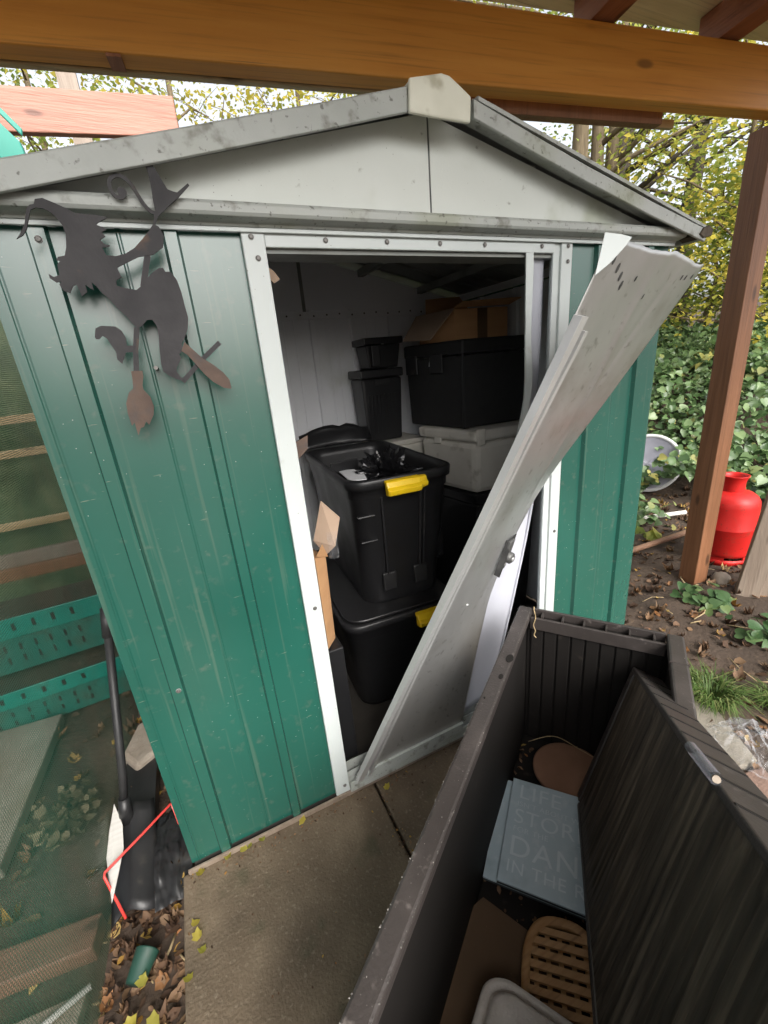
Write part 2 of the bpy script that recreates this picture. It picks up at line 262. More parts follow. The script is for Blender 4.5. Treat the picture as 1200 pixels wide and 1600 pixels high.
# ------------------------------------------------------------------ mesh helpers
class MB:
    def __init__(s): s.v = []; s.f = []; s.sm = []
    def add(s, vs, fs, smooth=False):
        k = len(s.v); s.v.extend([tuple(map(float, p)) for p in vs]); s.f.extend([tuple(i + k for i in q) for q in fs]); s.sm.extend([smooth] * len(fs)); return s
    def box(s, x0, x1, y0, y1, z0, z1):
        return s.add([(x0, y0, z0), (x1, y0, z0), (x1, y1, z0), (x0, y1, z0), (x0, y0, z1), (x1, y0, z1), (x1, y1, z1), (x0, y1, z1)],
                     [(0, 3, 2, 1), (4, 5, 6, 7), (0, 1, 5, 4), (1, 2, 6, 5), (2, 3, 7, 6), (3, 0, 4, 7)])
    def obox(s, o, a, b, c):
        o, a, b, c = map(Vector, (o, a, b, c))
        vs = [o, o + a, o + a + b, o + b, o + c, o + a + c, o + a + b + c, o + b + c]
        fs = [(0, 3, 2, 1), (4, 5, 6, 7), (0, 1, 5, 4), (1, 2, 6, 5), (2, 3, 7, 6), (3, 0, 4, 7)]
        if a.cross(b).dot(c) < 0: fs = [tuple(reversed(q)) for q in fs]
        return s.add(vs, fs)
    def prism(s, pts, off):
        n = len(pts); off = Vector(off); P = [Vector(p) for p in pts]
        return s.add(P + [p + off for p in P], [tuple(range(n)), tuple(range(2 * n - 1, n - 1, -1))] + [(i, i + n, (i + 1) % n + n, (i + 1) % n) for i in range(n)])
    def tube(s, path, r, n=10, caps=True):
        P = [Vector(p) for p in path]; rs = r if isinstance(r, (list, tuple)) else [r] * len(P)
        vs = []; ref = Vector((.3, .2, 1)).normalized()
        for i, p in enumerate(P):
            t = (P[min(i + 1, len(P) - 1)] - P[max(i - 1, 0)]).normalized()
            if abs(t.dot(ref)) > .95: ref = Vector((1, .1, 0)).normalized()
            a = t.cross(ref).normalized(); b = t.cross(a)
            for k in range(n):
                an = 2 * math.pi * k / n; vs.append(p + a * math.cos(an) * rs[i] + b * math.sin(an) * rs[i])
        fs = [(i * n + k, i * n + (k + 1) % n, (i + 1) * n + (k + 1) % n, (i + 1) * n + k) for i in range(len(P) - 1) for k in range(n)]
        s.add(vs, fs, True)
        if caps: k0 = len(s.v) - len(vs); s.f += [tuple(k0 + k for k in range(n - 1, -1, -1)), tuple(k0 + len(vs) - n + k for k in range(n))]; s.sm += [False, False]
        return s
    def loft(s, rings, cap0=False, cap1=False, smooth=True, closed=True):
        n = len(rings[0]); vs = [p for r in rings for p in r]; fs = []
        for i in range(len(rings) - 1):
            for k in range(n if closed else n - 1):
                fs.append((i * n + k, i * n + (k + 1) % n, (i + 1) * n + (k + 1) % n, (i + 1) * n + k))
        k0 = len(s.v); s.add(vs, fs, smooth)
        if cap0: s.f.append(tuple(k0 + k for k in range(n - 1, -1, -1))); s.sm.append(False)
        if cap1: s.f.append(tuple(k0 + (len(rings) - 1) * n + k for k in range(n))); s.sm.append(False)
        return s
    def lathe(s, prof, o, ax=(0, 0, 1), n=32, cap0=False, cap1=False):
        o = Vector(o); w = Vector(ax).normalized(); u = w.orthogonal().normalized(); v = w.cross(u)
        return s.loft([[o + w * z + (u * math.cos(2 * math.pi * k / n) + v * math.sin(2 * math.pi * k / n)) * r for k in range(n)] for r, z in prof], cap0, cap1)
    def grid(s, fn, nu, nv, smooth=True):
        vs = [fn(i / nu, j / nv) for j in range(nv + 1) for i in range(nu + 1)]; w = nu + 1
        return s.add(vs, [(j * w + i, j * w + i + 1, (j + 1) * w + i + 1, (j + 1) * w + i) for j in range(nv) for i in range(nu)], smooth)

def tag(o, label=None, cat=None, group=None, kind=None):
    if label: o['label'] = label
    if cat: o['category'] = cat
    if group: o['group'] = group
    if kind: o['kind'] = kind
    return o
def thing(name, loc, label, cat, group=None):
    o = bpy.data.objects.new(name, None); COL.objects.link(o); o.location = loc; o.empty_display_size = .1
    return tag(o, label, cat, group)
def wloc(p):
    L = Vector((0, 0, 0))
    while p: L += Vector(p.location); p = p.parent
    return L
def build(name, mb, material, parent=None, bevel=0, solid=0, sub=0, base=None):
    """world-space verts -> one object; origin at the parent's origin, or at the thing's own base when top-level"""
    V = np.array(mb.v, dtype=float)
    if parent is not None: L = np.array(wloc(parent))
    elif base is not None: L = np.array(base, float)
    else: L = np.array([(V[:, 0].min() + V[:, 0].max()) / 2, (V[:, 1].min() + V[:, 1].max()) / 2, V[:, 2].min()])
    me = bpy.data.meshes.new(name); me.from_pydata((V - L).tolist(), [], mb.f); me.update()
    if any(mb.sm): me.polygons.foreach_set('use_smooth', mb.sm)
    me.materials.append(G[material])
    o = bpy.data.objects.new(name, me); COL.objects.link(o)
    if parent is not None: o.parent = parent
    else: o.location = L
    if solid:
        md = o.modifiers.new('solid', 'SOLIDIFY'); md.thickness = solid; md.offset = 0
    if sub:
        md = o.modifiers.new('sub', 'SUBSURF'); md.levels = md.render_levels = sub
    if bevel:
        md = o.modifiers.new('bevel', 'BEVEL'); md.width = bevel; md.segments = 2; md.limit_method = 'ANGLE'; md.angle_limit = R_(40)
    return o
def put(name, mesh, parent, loc, rot=None):
    o = bpy.data.objects.new(name, mesh); COL.objects.link(o); o.parent = parent
    o.location = Vector(loc) - wloc(parent)
    if rot: o.rotation_euler = rot
    return o
def fb(x, y, z=0, s=1, o=4): return mnoise.fractal(Vector((x * s, y * s, z * s)), 1.0, 2.0, o)
def lerp(a, b, t): return a + (b - a) * t
def curve(pts, t):
    """piecewise Catmull-Rom through pts (list of tuples), t in 0..1"""
    P = [Vector(p) for p in pts]; n = len(P) - 1; f = min(max(t, 0), .99999) * n; i = int(f); u = f - i
    p0, p1, p2, p3 = P[max(i - 1, 0)], P[i], P[i + 1], P[min(i + 2, n)]
    return .5 * ((2 * p1) + (p2 - p0) * u + (2 * p0 - 5 * p1 + 4 * p2 - p3) * u * u + (3 * p1 - p0 - 3 * p2 + p3) * u ** 3)
def rrect(cx, cy, w, d, r, z, ang=0, n=6):
    pts = []
    for qx, qy, a0 in ((1, 1, 0), (-1, 1, 90), (-1, -1, 180), (1, -1, 270)):
        for k in range(n + 1):
            a = R_(a0 + 90 * k / n)
            x = qx * (w / 2 - r) + r * math.cos(a); y = qy * (d / 2 - r) + r * math.sin(a)
            pts.append(Vector((cx + x * math.cos(ang) - y * math.sin(ang), cy + x * math.sin(ang) + y * math.cos(ang), z)))
    return pts

# leaf clouds ---------------------------------------------------------------
LEAF = {
 'diamond': (np.array([(0, 0, 0), (-.34, .45, .08), (0, 1, 0), (.34, .45, .08)]), [(0, 2, 1), (0, 3, 2)]),
 'heart': (np.array([(0, .04, 0), (-.17, -.05, .03), (-.34, -.03, .06), (-.46, .14, .09), (-.45, .36, .10), (-.31, .64, .07), (-.14, .86, .0), (0, 1, -.10), (.14, .86, .0), (.31, .64, .07), (.45, .36, .10), (.46, .14, .09), (.34, -.03, .06), (.17, -.05, .03), (0, .34, -.01), (0, .66, -.02)]),
           [(0, 14, 2, 1), (14, 4, 3, 2), (14, 15, 5, 4), (15, 7, 6, 5), (0, 13, 12, 14), (14, 12, 11, 10), (14, 10, 9, 15), (15, 9, 8, 7)]),
 'oval': (np.array([(0, 0, 0), (-.26, .25, .06), (-.30, .6, .1), (0, 1, .04), (.30, .6, .02), (.26, .25, .05), (0, .5, -.02)]),
          [(0, 6, 2, 1), (6, 3, 2), (0, 5, 4, 6), (6, 4, 3)]),
 'maple': (np.array([(0, 0, 0), (-.26, .08, .05), (-.42, .14, .16), (-.37, .36, .02), (-.42, .6, .2), (-.25, .70, .05), (0, .95, .22), (.26, .66, .02), (.36, .62, .16), (.38, .36, .02), (.46, .12, .2), (.24, .1, .04), (0, .42, -.03)]),
           [(12, i + 1 if i < 11 else 0, i) for i in range(12)]),
}
def leafmesh(name, pos, nrm, size, shape='diamond', curl=2.0):
    """pos, nrm (N,3), size (N,)"""
    tv, tf = LEAF[shape]; N = len(pos)
    nrm = nrm / np.linalg.norm(nrm, axis=1, keepdims=True)
    ra = rng.normal(size=(N, 3)); t = np.cross(nrm, ra); t /= np.linalg.norm(t, axis=1, keepdims=True); b = np.cross(nrm, t)
    c = tv - np.array([0, .45, 0])
    V = pos[:, None, :] + size[:, None, None] * (c[None, :, 0, None] * t[:, None, :] + c[None, :, 1, None] * b[:, None, :] + c[None, :, 2, None] * nrm[:, None, :] * rng.uniform(.3, curl, (N, 1, 1)))
    k = len(tv); V = V.reshape(-1, 3)
    lt = np.array([len(f) for f in tf]); flat = np.concatenate([np.array(f) for f in tf])
    loops = (flat[None, :] + (np.arange(N) * k)[:, None]).reshape(-1)
    tot = np.tile(lt, N); st = np.concatenate([[0], np.cumsum(tot)[:-1]])
    me = bpy.data.meshes.new(name); me.vertices.add(len(V)); me.vertices.foreach_set('co', V.reshape(-1).astype(np.float32))
    me.loops.add(len(loops)); me.loops.foreach_set('vertex_index', loops.astype(np.int32))
    me.polygons.add(len(tot)); me.polygons.foreach_set('loop_start', st.astype(np.int32)); me.polygons.foreach_set('loop_total', tot.astype(np.int32))
    me.polygons.foreach_set('use_smooth', np.ones(len(tot), dtype=bool)); me.update(calc_edges=True); me.validate()
    return me
def leafobj(name, pos, nrm, size, material, parent=None, shape='diamond', base=(0, 0, 0), curl=2.0):
    L = np.array(wloc(parent)) if parent is not None else np.array(base, float)
    me = leafmesh(name, np.asarray(pos) - L, np.asarray(nrm), np.asarray(size), shape, curl); me.materials.append(G[material])
    o = bpy.data.objects.new(name, me); COL.objects.link(o)
    if parent is not None: o.parent = parent
    else: o.location = base
    return o

# ================================================================== SETTING
CX, CY = .265, -1.065
def ground_h(x, y):
    s = .85 * (x - CX) + .53 * (y - CY)
    h = -.05
    u = min(max((s - 4.3) / 2.6, 0), 1); u = u * u * (3 - 2 * u)
    bank = 1.15 * u + max(0, s - 6.5) * .09
    side = min(max((x - .4) / 2.0, 0), 1) if y > 0 else min(max((x - 2) / 1.5, 0), 1)
    bank = min(bank, 2.4) * side
    near = min(1, max(0, (abs(x - .9) - .95) / .5) + max(0, (abs(y - .0) - 1.3) / .5))
    if x > 1.9 or x < -.05: near = 1
    h += bank + near * (.022 * fb(x, y, 0, 2.2) + .010 * fb(x, y, 3, 9))
    if x < -.05 and y > -2: h -= .02
    return h
def axis_pts(lo, hi, fine_lo, fine_hi, step):
    a = list(np.arange(fine_lo, fine_hi, step)); d = step
    p = fine_hi
    while p < hi: a.append(p); d *= 1.25; p += d
    a.append(hi); d = step; p = fine_lo - step; pre = []
    while p > lo: pre.append(p); d *= 1.25; p -= d
    return [lo] + pre[::-1] + a
gx = axis_pts(-90, 90, -1.4, 8, .06); gy = axis_pts(-90, 90, -1.6, 6, .06)
gm = MB(); w_ = len(gx)
gm.add([(x, y, ground_h(x, y)) for y in gy for x in gx], [(j * w_ + i, j * w_ + i + 1, (j + 1) * w_ + i + 1, (j + 1) * w_ + i) for j in range(len(gy) - 1) for i in range(w_ - 1)], True)
tag(build('ground', gm, 'dirt', base=(0, 0, 0)), kind='structure')

# paving slabs in front of the shed
paving = thing('concrete_paving', (.6, -.5, -.05), 'stained brown concrete paving slabs in front of the green shed', 'paving')
mb = MB().box(-.03, .586, -1.9, -.012, -.09, -.005); build('slab', mb, 'slab', paving, bevel=.006)
mb = MB().box(.594, 1.56, -1.9, -.012, -.09, -.008); build('slab', mb, 'slab', paving, bevel=.006)
mb = MB().box(-.03, 1.56, -3.2, -1.908, -.09, -.006); build('slab', mb, 'slab', paving, bevel=.006)

# ================================================================== SHED
W, D, H = 1.858, 1.25, 1.66
shed = thing('metal_shed', (W / 2, D / 2, 0), 'green ribbed metal garden shed with white gable and forced open doorway', 'shed')

def ribbed(xs, ribs, pencil, depth=.013):
    """profile [(x, out)] over xs=(x0,x1): raised ribs (centre, width), pencil lines"""
    pr = [(xs[0], 0)]
    ev = [(c, w, depth) for c, w in ribs] + [(c, .008, .0016) for c in pencil]
    for c, w, d in sorted(ev):
        k = min(.005, w * .35)
        pr += [(c - w / 2, 0), (c - w / 2 + k, d), (c + w / 2 - k, d), (c + w / 2, 0)]
    pr.append((xs[1], 0)); return pr
def panel(name, prof, axis, at, out, z0, z1, material, parent, th=.0016):
    """vertical sheet: axis 'x' -> runs in x at y=at; out=+-1 outward dir"""
    mb = MB(); vs = []
    for x, d in prof:
        for z in (z0, z1):
            for q in (0, th):
                off = at + out * (d - q)
                vs.append((x, off, z) if axis == 'x' else (off, x, z))
    fs = []
    n = len(prof)
    for i in range(n - 1):
        a = i * 4; b = a + 4
        fs += [(a, b, b + 2, a + 2), (a + 1, a + 3, b + 3, b + 1), (a + 2, b + 2, b + 3, a + 3), (a, a + 1, b + 1, b)]
    fs += [(0, 2, 3, 1), (4 * n - 4, 4 * n - 3, 4 * n - 1, 4 * n - 2)]
    mb.add(vs, fs)
    return build(name, mb, material, parent)
front_ribs = [(.097, .036), (.318, .032)]
fpl = panel('front_panel', ribbed((0, .470), front_ribs, [.022, .226]), 'x', -.001, -1, .012, 1.668, 'green', shed)
fpr = panel('front_panel', ribbed((1.385, W), [(1.525, .034), (1.755, .036)], [1.64]), 'x', -.001, -1, .012, 1.668, 'green', shed)
liner_ribs = lambda a, b: ribbed((a, b), [(a + .16 + .28 * k, .034) for k in range(int((b - a - .1) / .28))], [a + .06 + .14 * k for k in range(int((b - a) / .14))])
panel('inner_panel', [(.004, 0), (.47, 0)], 'x', .004, 1, .02, 1.66, 'liner', shed)
panel('inner_panel', [(1.385, 0), (W - .004, 0)], 'x', .004, 1, .02, 1.66, 'liner', shed)
panel('side_panel', ribbed((0, D), [(.1 + .225 * k, .034) for k in range(6)], [.21, .44, .66, .88, 1.1]), 'y', 0, -1, .012, 1.668, 'green', shed)
panel('side_panel', ribbed((0, D), [(.1 + .225 * k, .034) for k in range(6)], [.21, .44, .66, .88, 1.1]), 'y', W, 1, .012, 1.668, 'green', shed)
panel('inner_panel', liner_ribs(.01, D - .01), 'y', .0035, 1, .02, 1.66, 'liner', shed)
panel('inner_panel', liner_ribs(.01, D - .01), 'y', W - .0035, -1, .02, 1.66, 'liner', shed)
panel('back_panel', [(0, 0), (W, 0)], 'x', D, 1, .012, 1.668, 'green', shed)
back_in = panel('inner_panel', ribbed((.01, W - .01), [(.06 + .225 * k, .030) for k in range(8)], [.06 + .225 * k + d for k in range(8) for d in (.075, .13)], depth=.012), 'x', D - .004, -1, .02, 1.66, 'liner', shed)
# roof geometry
AX, AZ, SL = .922, 1.930, .246
rz = lambda x: AZ - SL * abs(x - AX)
# gable sheets (front with centre seam, back inside)
for (xa, xb) in ((0.0, W / 2 - .0025), (W / 2 + .0025, W)):
    xs = [xa, xb]
    mb = MB().prism([(xa, -.004, 1.665), (xb, -.004, 1.665), (xb, -.004, rz(xb) - .018), (xa, -.004, rz(xa) - .018)], (0, .0022, 0))
    build('gable_panel', mb, 'gable', shed)
    mb = MB().prism([(xa, D - .012, 1.655), (xb, D - .012, 1.655), (xb, D - .012, rz(xb) - .02), (xa, D - .012, rz(xa) - .02)], (0, .003, 0))
    build('gable_panel', mb, 'liner', shed)
mb = MB().box(W / 2 - .02, W / 2 + .02, -.0015, 0, 1.665, 1.905); build('gable_seam', mb, 'steel', shed)
mb = MB().box(W / 2 - .008, W / 2 + .008, D - .018, D - .0125, 1.64, 1.90); build('gable_seam', mb, 'roofmetal', shed)
# back rail with holes
rail = build('back_rail', MB().box(.01, W - .01, D - .03, D - .0125, 1.612, 1.648), 'liner', shed, bevel=.002)
hole = MB().lathe([(.0045, 0), (.0045, .002), (.0001, .002)], (0, 0, 0), (0, -1, 0), 10); hole_me = bpy.data.meshes.new('bolt_hole'); hole_me.from_pydata(hole.v, [], hole.f); hole_me.materials.append(G['steel'])
for k in range(16): put('bolt_hole', hole_me, rail, (.62 + .07 * k, D - .0302, 1.63 + .004 * math.sin(k * 2.1)))
# fascia / eaves rail: stepped profile extruded in x
prof = [(-.004, 1.6615), (-.020, 1.6615), (-.022, 1.667), (-.036, 1.668), (-.052, 1.671), (-.056, 1.677), (-.056, 1.690), (-.050, 1.697), (-.030, 1.702), (-.004, 1.702)]
mb = MB().loft([[Vector((x, y, z)) for y, z in prof] for x in (-.03, W + .005)], True, True, smooth=False); build('eaves_rail', mb, 'trim', shed, bevel=.002)
mb = MB().box(-.012, W, -.0225, -.0175, 1.652, 1.6605); build('eaves_lip', mb, 'white', shed, bevel=.0015)
# roof sheets with ribs
for sgn in (-1, 1):
    x_e = AX + sgn * 1.005
    mb = MB(); vs = []; ys = []
    y = -.070
    while y < D + .06:
        ys += [(y, 0), (y + .11, 0), (y + .115, .008), (y + .135, .008), (y + .14, 0)]; y += .16
    ys.append((D + .07, 0))
    for yy, d in ys:
        for x in (AX + sgn * .004, x_e):
            z = rz(x) + .004 + d; vs += [(x, yy, z), (x, yy, z - .002)]
    fs = []
    for i in range(len(ys) - 1):
        a = i * 4; b = a + 4; fs += [(a, b, b + 2, a + 2), (a + 1, a + 3, b + 3, b + 1)]
    mb.add(vs, fs); build('roof_panel', mb, 'roofmetal', shed)
    # purlins under the roof
    for xx in (AX + sgn * .33, AX + sgn * .68):
        build('roof_purlin', MB().box(xx - .015, xx + .015, -.0, D - .02, rz(xx) - .045, rz(xx) - .012), 'roofmetal', shed)
    # barge trim at the front: folded strip following the slope
    def tp(x, y, dz): return Vector((x, y, rz(x) + dz))
    xa, xb = AX + sgn * .0855, AX + sgn * 1.0
    prof = [(-.006, .006), (-.074, .006), (-.078, .002), (-.078, -.038), (-.073, -.040), (-.070, -.038), (-.070, -.004), (-.006, -.004)]
    if sgn > 0: prof = [(y, dz if dz > -.02 else dz + .008) for y, dz in prof]
    mb = MB().loft([[tp(lerp(xa, xb, k / 10), y, dz + (-.007 if sgn > 0 else -.003) * math.sin(math.pi * k / 10) + .0012 * fb(k * .9, sgn, 3)) for y, dz in prof] for k in range(11)], True, True, smooth=False)
    build('roof_trim', mb, 'trim', shed, bevel=.001)
    mb = MB().loft([[tp(x, y, dz) for y, dz in ((D + .006, .012), (D + .074, .012), (D + .074, -.038), (D + .07, -.038), (D + .07, .008), (D + .006, .008))] for x in (xa, xb)], True, True, smooth=False)
    build('roof_trim', mb, 'trim', shed)
    if sgn > 0: build('eave_end', MB().prism([(1.885, -.084, 1.672), (1.905, -.084, 1.662), (1.945, -.084, 1.668), (1.950, -.084, 1.688), (1.925, -.084, 1.698), (1.90, -.084, 1.690)], (0, .07, .0)), 'barkdark', shed, bevel=.003)
    # small gutter tail at the eave
    build('eave_edge', MB().box(min(x_e - sgn * .02, x_e + sgn * .012), max(x_e - sgn * .02, x_e + sgn * .012), -.07, D + .07, rz(x_e) - .022, rz(x_e) + .003), 'trim', shed, bevel=.003)
# ridge cap
mb = MB().loft([[Vector((x, y, z + .002)) for x, z in ((.845, 1.920), (.912, 1.937), (.932, 1.937), (.998, 1.920))] for y in (-.06, D + .06)], smooth=False, closed=False); build('ridge_strip', mb, 'trim', shed, solid=.002)
capo = [(.833, 1.864), (.912, 1.862), (.990, 1.862), (.993, 1.910), (.965, 1.925), (.937, 1.939), (.916, 1.941), (.837, 1.923)]
mb = MB().prism([(x, -.089, z) for x, z in capo], (0, .010, 0)); build('ridge_cap', mb, 'capcream', shed, bevel=.004)

build('cap_bend', MB().prism([(x, -.0785, z) for x, z in [(.839, 1.922), (.916, 1.940), (.936, 1.938), (.964, 1.924), (.990, 1.909), (.98, 1.90), (.925, 1.925), (.845, 1.908)]], (0, .07, 0)), 'capcream', shed, bevel=.003)
# dirty roof-sheet edge showing above the right-hand trim
mb = MB().loft([[Vector((x, y, rz(x) + dz)) for y, dz in ((-.076, .0065), (-.076, .015), (-.070, .017), (.05, .017), (.05, .0065))] for x in (AX + .10, AX + 1.0)], True, True, smooth=False); build('roof_edge', mb, 'trim', shed)
for xx in (.006, W - .006): build('eave_light_block', MB().box(xx - .005, xx + .005, .0, D, 1.669, rz(xx) - .0), 'liner', shed)  # added strips that block light leaking through the gap under the roof
# door frame
SCRW = MB().lathe([(.0001, .0035), (.004, .003), (.0055, .0012), (.0056, 0)], (0, 0, 0), (0, -1, 0), 12)
screw_me = bpy.data.meshes.new('screw'); screw_me.from_pydata(SCRW.v, [], SCRW.f); screw_me.materials.append(G['screw'])
WSH = MB().lathe([(.0001, .0015), (.0060, .0015), (.0064, 0)], (0, 0, 0), (0, -1, 0), 14)
wash_me = bpy.data.meshes.new('washer'); wash_me.from_pydata(WSH.v, [], WSH.f); wash_me.materials.append(G['rim'])
def screw(par, x, z, y):
    w = put('washer', wash_me, par, (x, y, z)); s_ = put('screw', screw_me, par, (x, y - .0012, z))
jl = build('door_jamb', MB().prism([(.454, -.016, .012), (.454, -.016, 1.661), (.502, -.016, 1.661), (.502, -.016, .012)], (0, .0135, 0)), 'white', shed, bevel=.002)
build('jamb_return', MB().box(.4985, .5015, -.0018, .055, .012, 1.62), 'white', shed)
jr = build('door_jamb', MB().prism([(1.360, -.016, .012), (1.360, -.016, 1.661), (1.402, -.016, 1.661), (1.402, -.016, .012)], (0, .014, 0)), 'white', shed, bevel=.002)
build('jamb_return', MB().box(1.335, 1.3595, -.008, -.0025, .012, 1.655), 'white', shed)
build('jamb_return', MB().box(1.3605, 1.3635, -.0018, .03, .012, 1.62), 'white', shed)
hd = build('door_header', MB().prism([(.5025, -.013, 1.627), (.5025, -.013, 1.657), (1.3345, -.013, 1.657), (1.3345, -.013, 1.627)], (0, .011, 0)), 'white', shed, bevel=.002)
build('header_track', MB().box(.505, 1.355, .0, .075, 1.618, 1.6265), 'roofmetal', shed)
for x, z in ((.474, 1.645), (.482, 1.605), (.482, .735), (.486, .045)): screw(jl, x, z, -.0162)
for x, z in ((1.383, 1.645), (1.384, 1.605), (1.384, .745), (1.384, .06)): screw(jr, x, z, -.0162)
for x in (.640, .795, .945, 1.085, 1.285): screw(hd, x, 1.643, -.0132)
for x, z in ((.098, 1.632), (.100, .62)): screw(fpl, x, z, -.0142)
# sill track: base angle and two running ridges
sill = build('door_sill', MB().box(.5025, 1.36, -.026, .075, .012, .022), 'trim', shed, bevel=.001)
for y0, h_ in ((-.026, .030), (.006, .044), (.045, .044)): build('sill_ridge', MB().box(.505, 1.358, y0, y0 + .003, .0225, .0225 + h_), 'trim', sill)
build('base_rail', MB().box(-.012, W + .012, -.022, -.0145, -.004, .012), 'greywood', shed, bevel=.001)
build('base_rail', MB().box(-.014, W + .014, D + .0, D + .012, -.004, .016), 'trim', shed)
build('shed_floor', MB().box(.005, W - .005, .002, D - .002, -.03, .008), 'floordark', shed)
# rusty bracket scraps seen just inside the left jamb
build('rust_bracket', MB().prism([(.506, .03, 1.195), (.545, .03, 1.21), (.540, .03, 1.175), (.51, .03, 1.150)], (0, .004, 0)), 'rust', shed)
build('bent_clip', MB().prism([(.505, .02, 1.598), (.522, .03, 1.59), (.536, .04, 1.575), (.520, .035, 1.566), (.505, .02, 1.575)], (0, .006, 0)), 'cardpale', shed)

# ------------------------------------------------------------------ fallen door
door = thing('shed_door', (.74, -.02, .06), 'bent galvanised shed door leaning diagonally out of the doorway', 'door')
DL = [(.530 + .538 * k / 5, -.020 - .397 * k / 5, .060 + 1.50 * k / 5) for k in range(6)]
DR = [(.952, -.026, .075), (1.045, -.026, .44), (1.115, -.026, .64), (1.268, -.045, .912), (1.417, -.172, 1.226), (1.566, -.30, 1.54)]
def door_pt(u, v, off=0):
    a = curve(DL, v); b = curve(DR, v); p = a.lerp(b, u)
    bow = math.sin(math.pi * u)
    p += Vector((0, -.018 * bow * math.sin(math.pi * min(1, v * 1.1)), 0))
    p.y += .003 * fb(u * 1.5, v * 3, 1, 1.7) * (1 if .02 < u < .98 else .3)
    for (u0, v0, u1, v1, hh) in ((.45, 1.0, .80, .55, .005), (.72, 1.0, .62, .72, -.003), (.30, .45, .70, .25, .003)):
        f_ = (v - v0) / (v1 - v0)
        if 0 < f_ < 1: p.y -= hh * max(0, 1 - abs(u - lerp(u0, u1, f_)) / .045) * math.sin(math.pi * f_)
    if v > .93:  # torn, buckled top
        p.z += .008 * fb(u * 4, 2, 5, 1) * (v - .93) / .07
        p.y += .004 * math.sin(u * 8) * (v - .93) / .07
    return p
def door_n(u, v):
    e = .01; a = door_pt(min(u + e, 1), v) - door_pt(max(u - e, 0), v); b = door_pt(u, min(v + e, 1)) - door_pt(u, max(v - e, 0))
    return a.cross(b).normalized()
build('door_sheet', MB().grid(lambda u, v: door_pt(u, v), 60, 90), 'galv', door, solid=.0015)
# folded edge channel along the left side: two proud strips with a groove between
def strip(u0, u1, v0, v1, h, n=36):
    mb = MB(); rings = []
    for k in range(n + 1):
        v = lerp(v0, v1, k / n); N_ = door_n(.1, v)
        if N_.y > 0: N_ = -N_
        a, b = door_pt(u0, v), door_pt(u1, v)
        rings.append([a + N_ * .0012, a + N_ * h, b + N_ * h, b + N_ * .0012])
    return mb.loft(rings, True, True, smooth=False)
build('edge_channel', strip(-.014, .038, .0, .90, .020), 'galvpale', door)
build('edge_channel', strip(.084, .112, .0, .885, .016), 'galvpale', door)
build('edge_groove', strip(.0385, .0835, .0, .90, .002), 'galvdark', door)  # dark strip: shade of the groove painted as its colour
build('top_flap', MB().prism([(1.040, -.424, 1.562), (1.085, -.424, 1.560), (1.114, -.424, 1.556), (1.098, -.424, 1.540), (1.060, -.424, 1.512), (1.021, -.424, 1.490)], (.003, .004, 0)), 'white', door, bevel=.001)
bt = MB(); 
build('bottom_channel', MB().obox(door_pt(0, .0) + Vector((-.004, -.012, -.018)), door_pt(1, 0) - door_pt(0, 0) + Vector((.006, 0, 0)), (0, .012, 0), (0, 0, .034)), 'trim', door, bevel=.002)
# slot holes along the torn top: dark oblong discs, the shade inside put into colour
def slot(u, v, r=.006, el=2.0):
    p = door_pt(u, v); N_ = door_n(u, v)
    if N_.y > 0: N_ = -N_
    t = (door_pt(u, min(v + .01, 1)) - door_pt(u, v - .01)).normalized(); s_ = t.cross(N_)
    pts = [p + N_ * .0014 + t * math.sin(a) * r * el + s_ * math.cos(a) * r for a in [2 * math.pi * k / 12 for k in range(12)]]
    build('slot_hole', MB().prism(pts, N_ * .0006), 'steel', door)
for u, v in ((.10, .965), (.16, .957), (.215, .948), (.26, .938), (.36, .950), (.53, .93), (.82, .965), (.86, .968), (.93, .972)): slot(u, v, .0048 if u < .3 else .003)
# latch bracket on the right edge
lp = Vector((1.090, -.098, .768)); 
lx = Vector((.80, .22, .1)).normalized(); lz = Vector((.32, -.10, .94)).normalized(); ln = lz.cross(lx).normalized()
if ln.y > 0: ln = -ln
latch = build('latch_plate', MB().obox(lp - lx * .026 - lz * .062, lx * .052, lz * .120, ln * .004), 'steel', door, bevel=.001)
build('latch_side', MB().obox(lp - lx * .0265 - lz * .062, lx * .004, lz * .095, ln * .020), 'steel', latch)
build('latch_bolt', MB().lathe([(.0, .030), (.013, .030), (.019, .025), (.019, .004)], lp - lz * .005, ln, 18), 'galvdark', latch)
build('latch_arm', MB().obox(lp - lx * .012 + lz * .0, lx * .026, lz * .050, ln * .012), 'galvdark', latch, bevel=.003)
build('bolt_head', MB().lathe([(.0, .033), (.007, .033), (.0075, .0302)], lp - lz * .005, ln, 12), 'rim', latch)
build('rivet', MB().lathe([(0, .006), (.005, .005), (.006, 0)], lp - lz * .04 + lx * .012 + ln * .004, ln, 10), 'rim', latch)
pr_ = door_pt(.48, .40); build('rivet', MB().lathe([(0, .004), (.0045, .003), (.005, 0)], pr_ + Vector((0, -.001, 0)), (0, -1, 0), 10), 'rim', door)

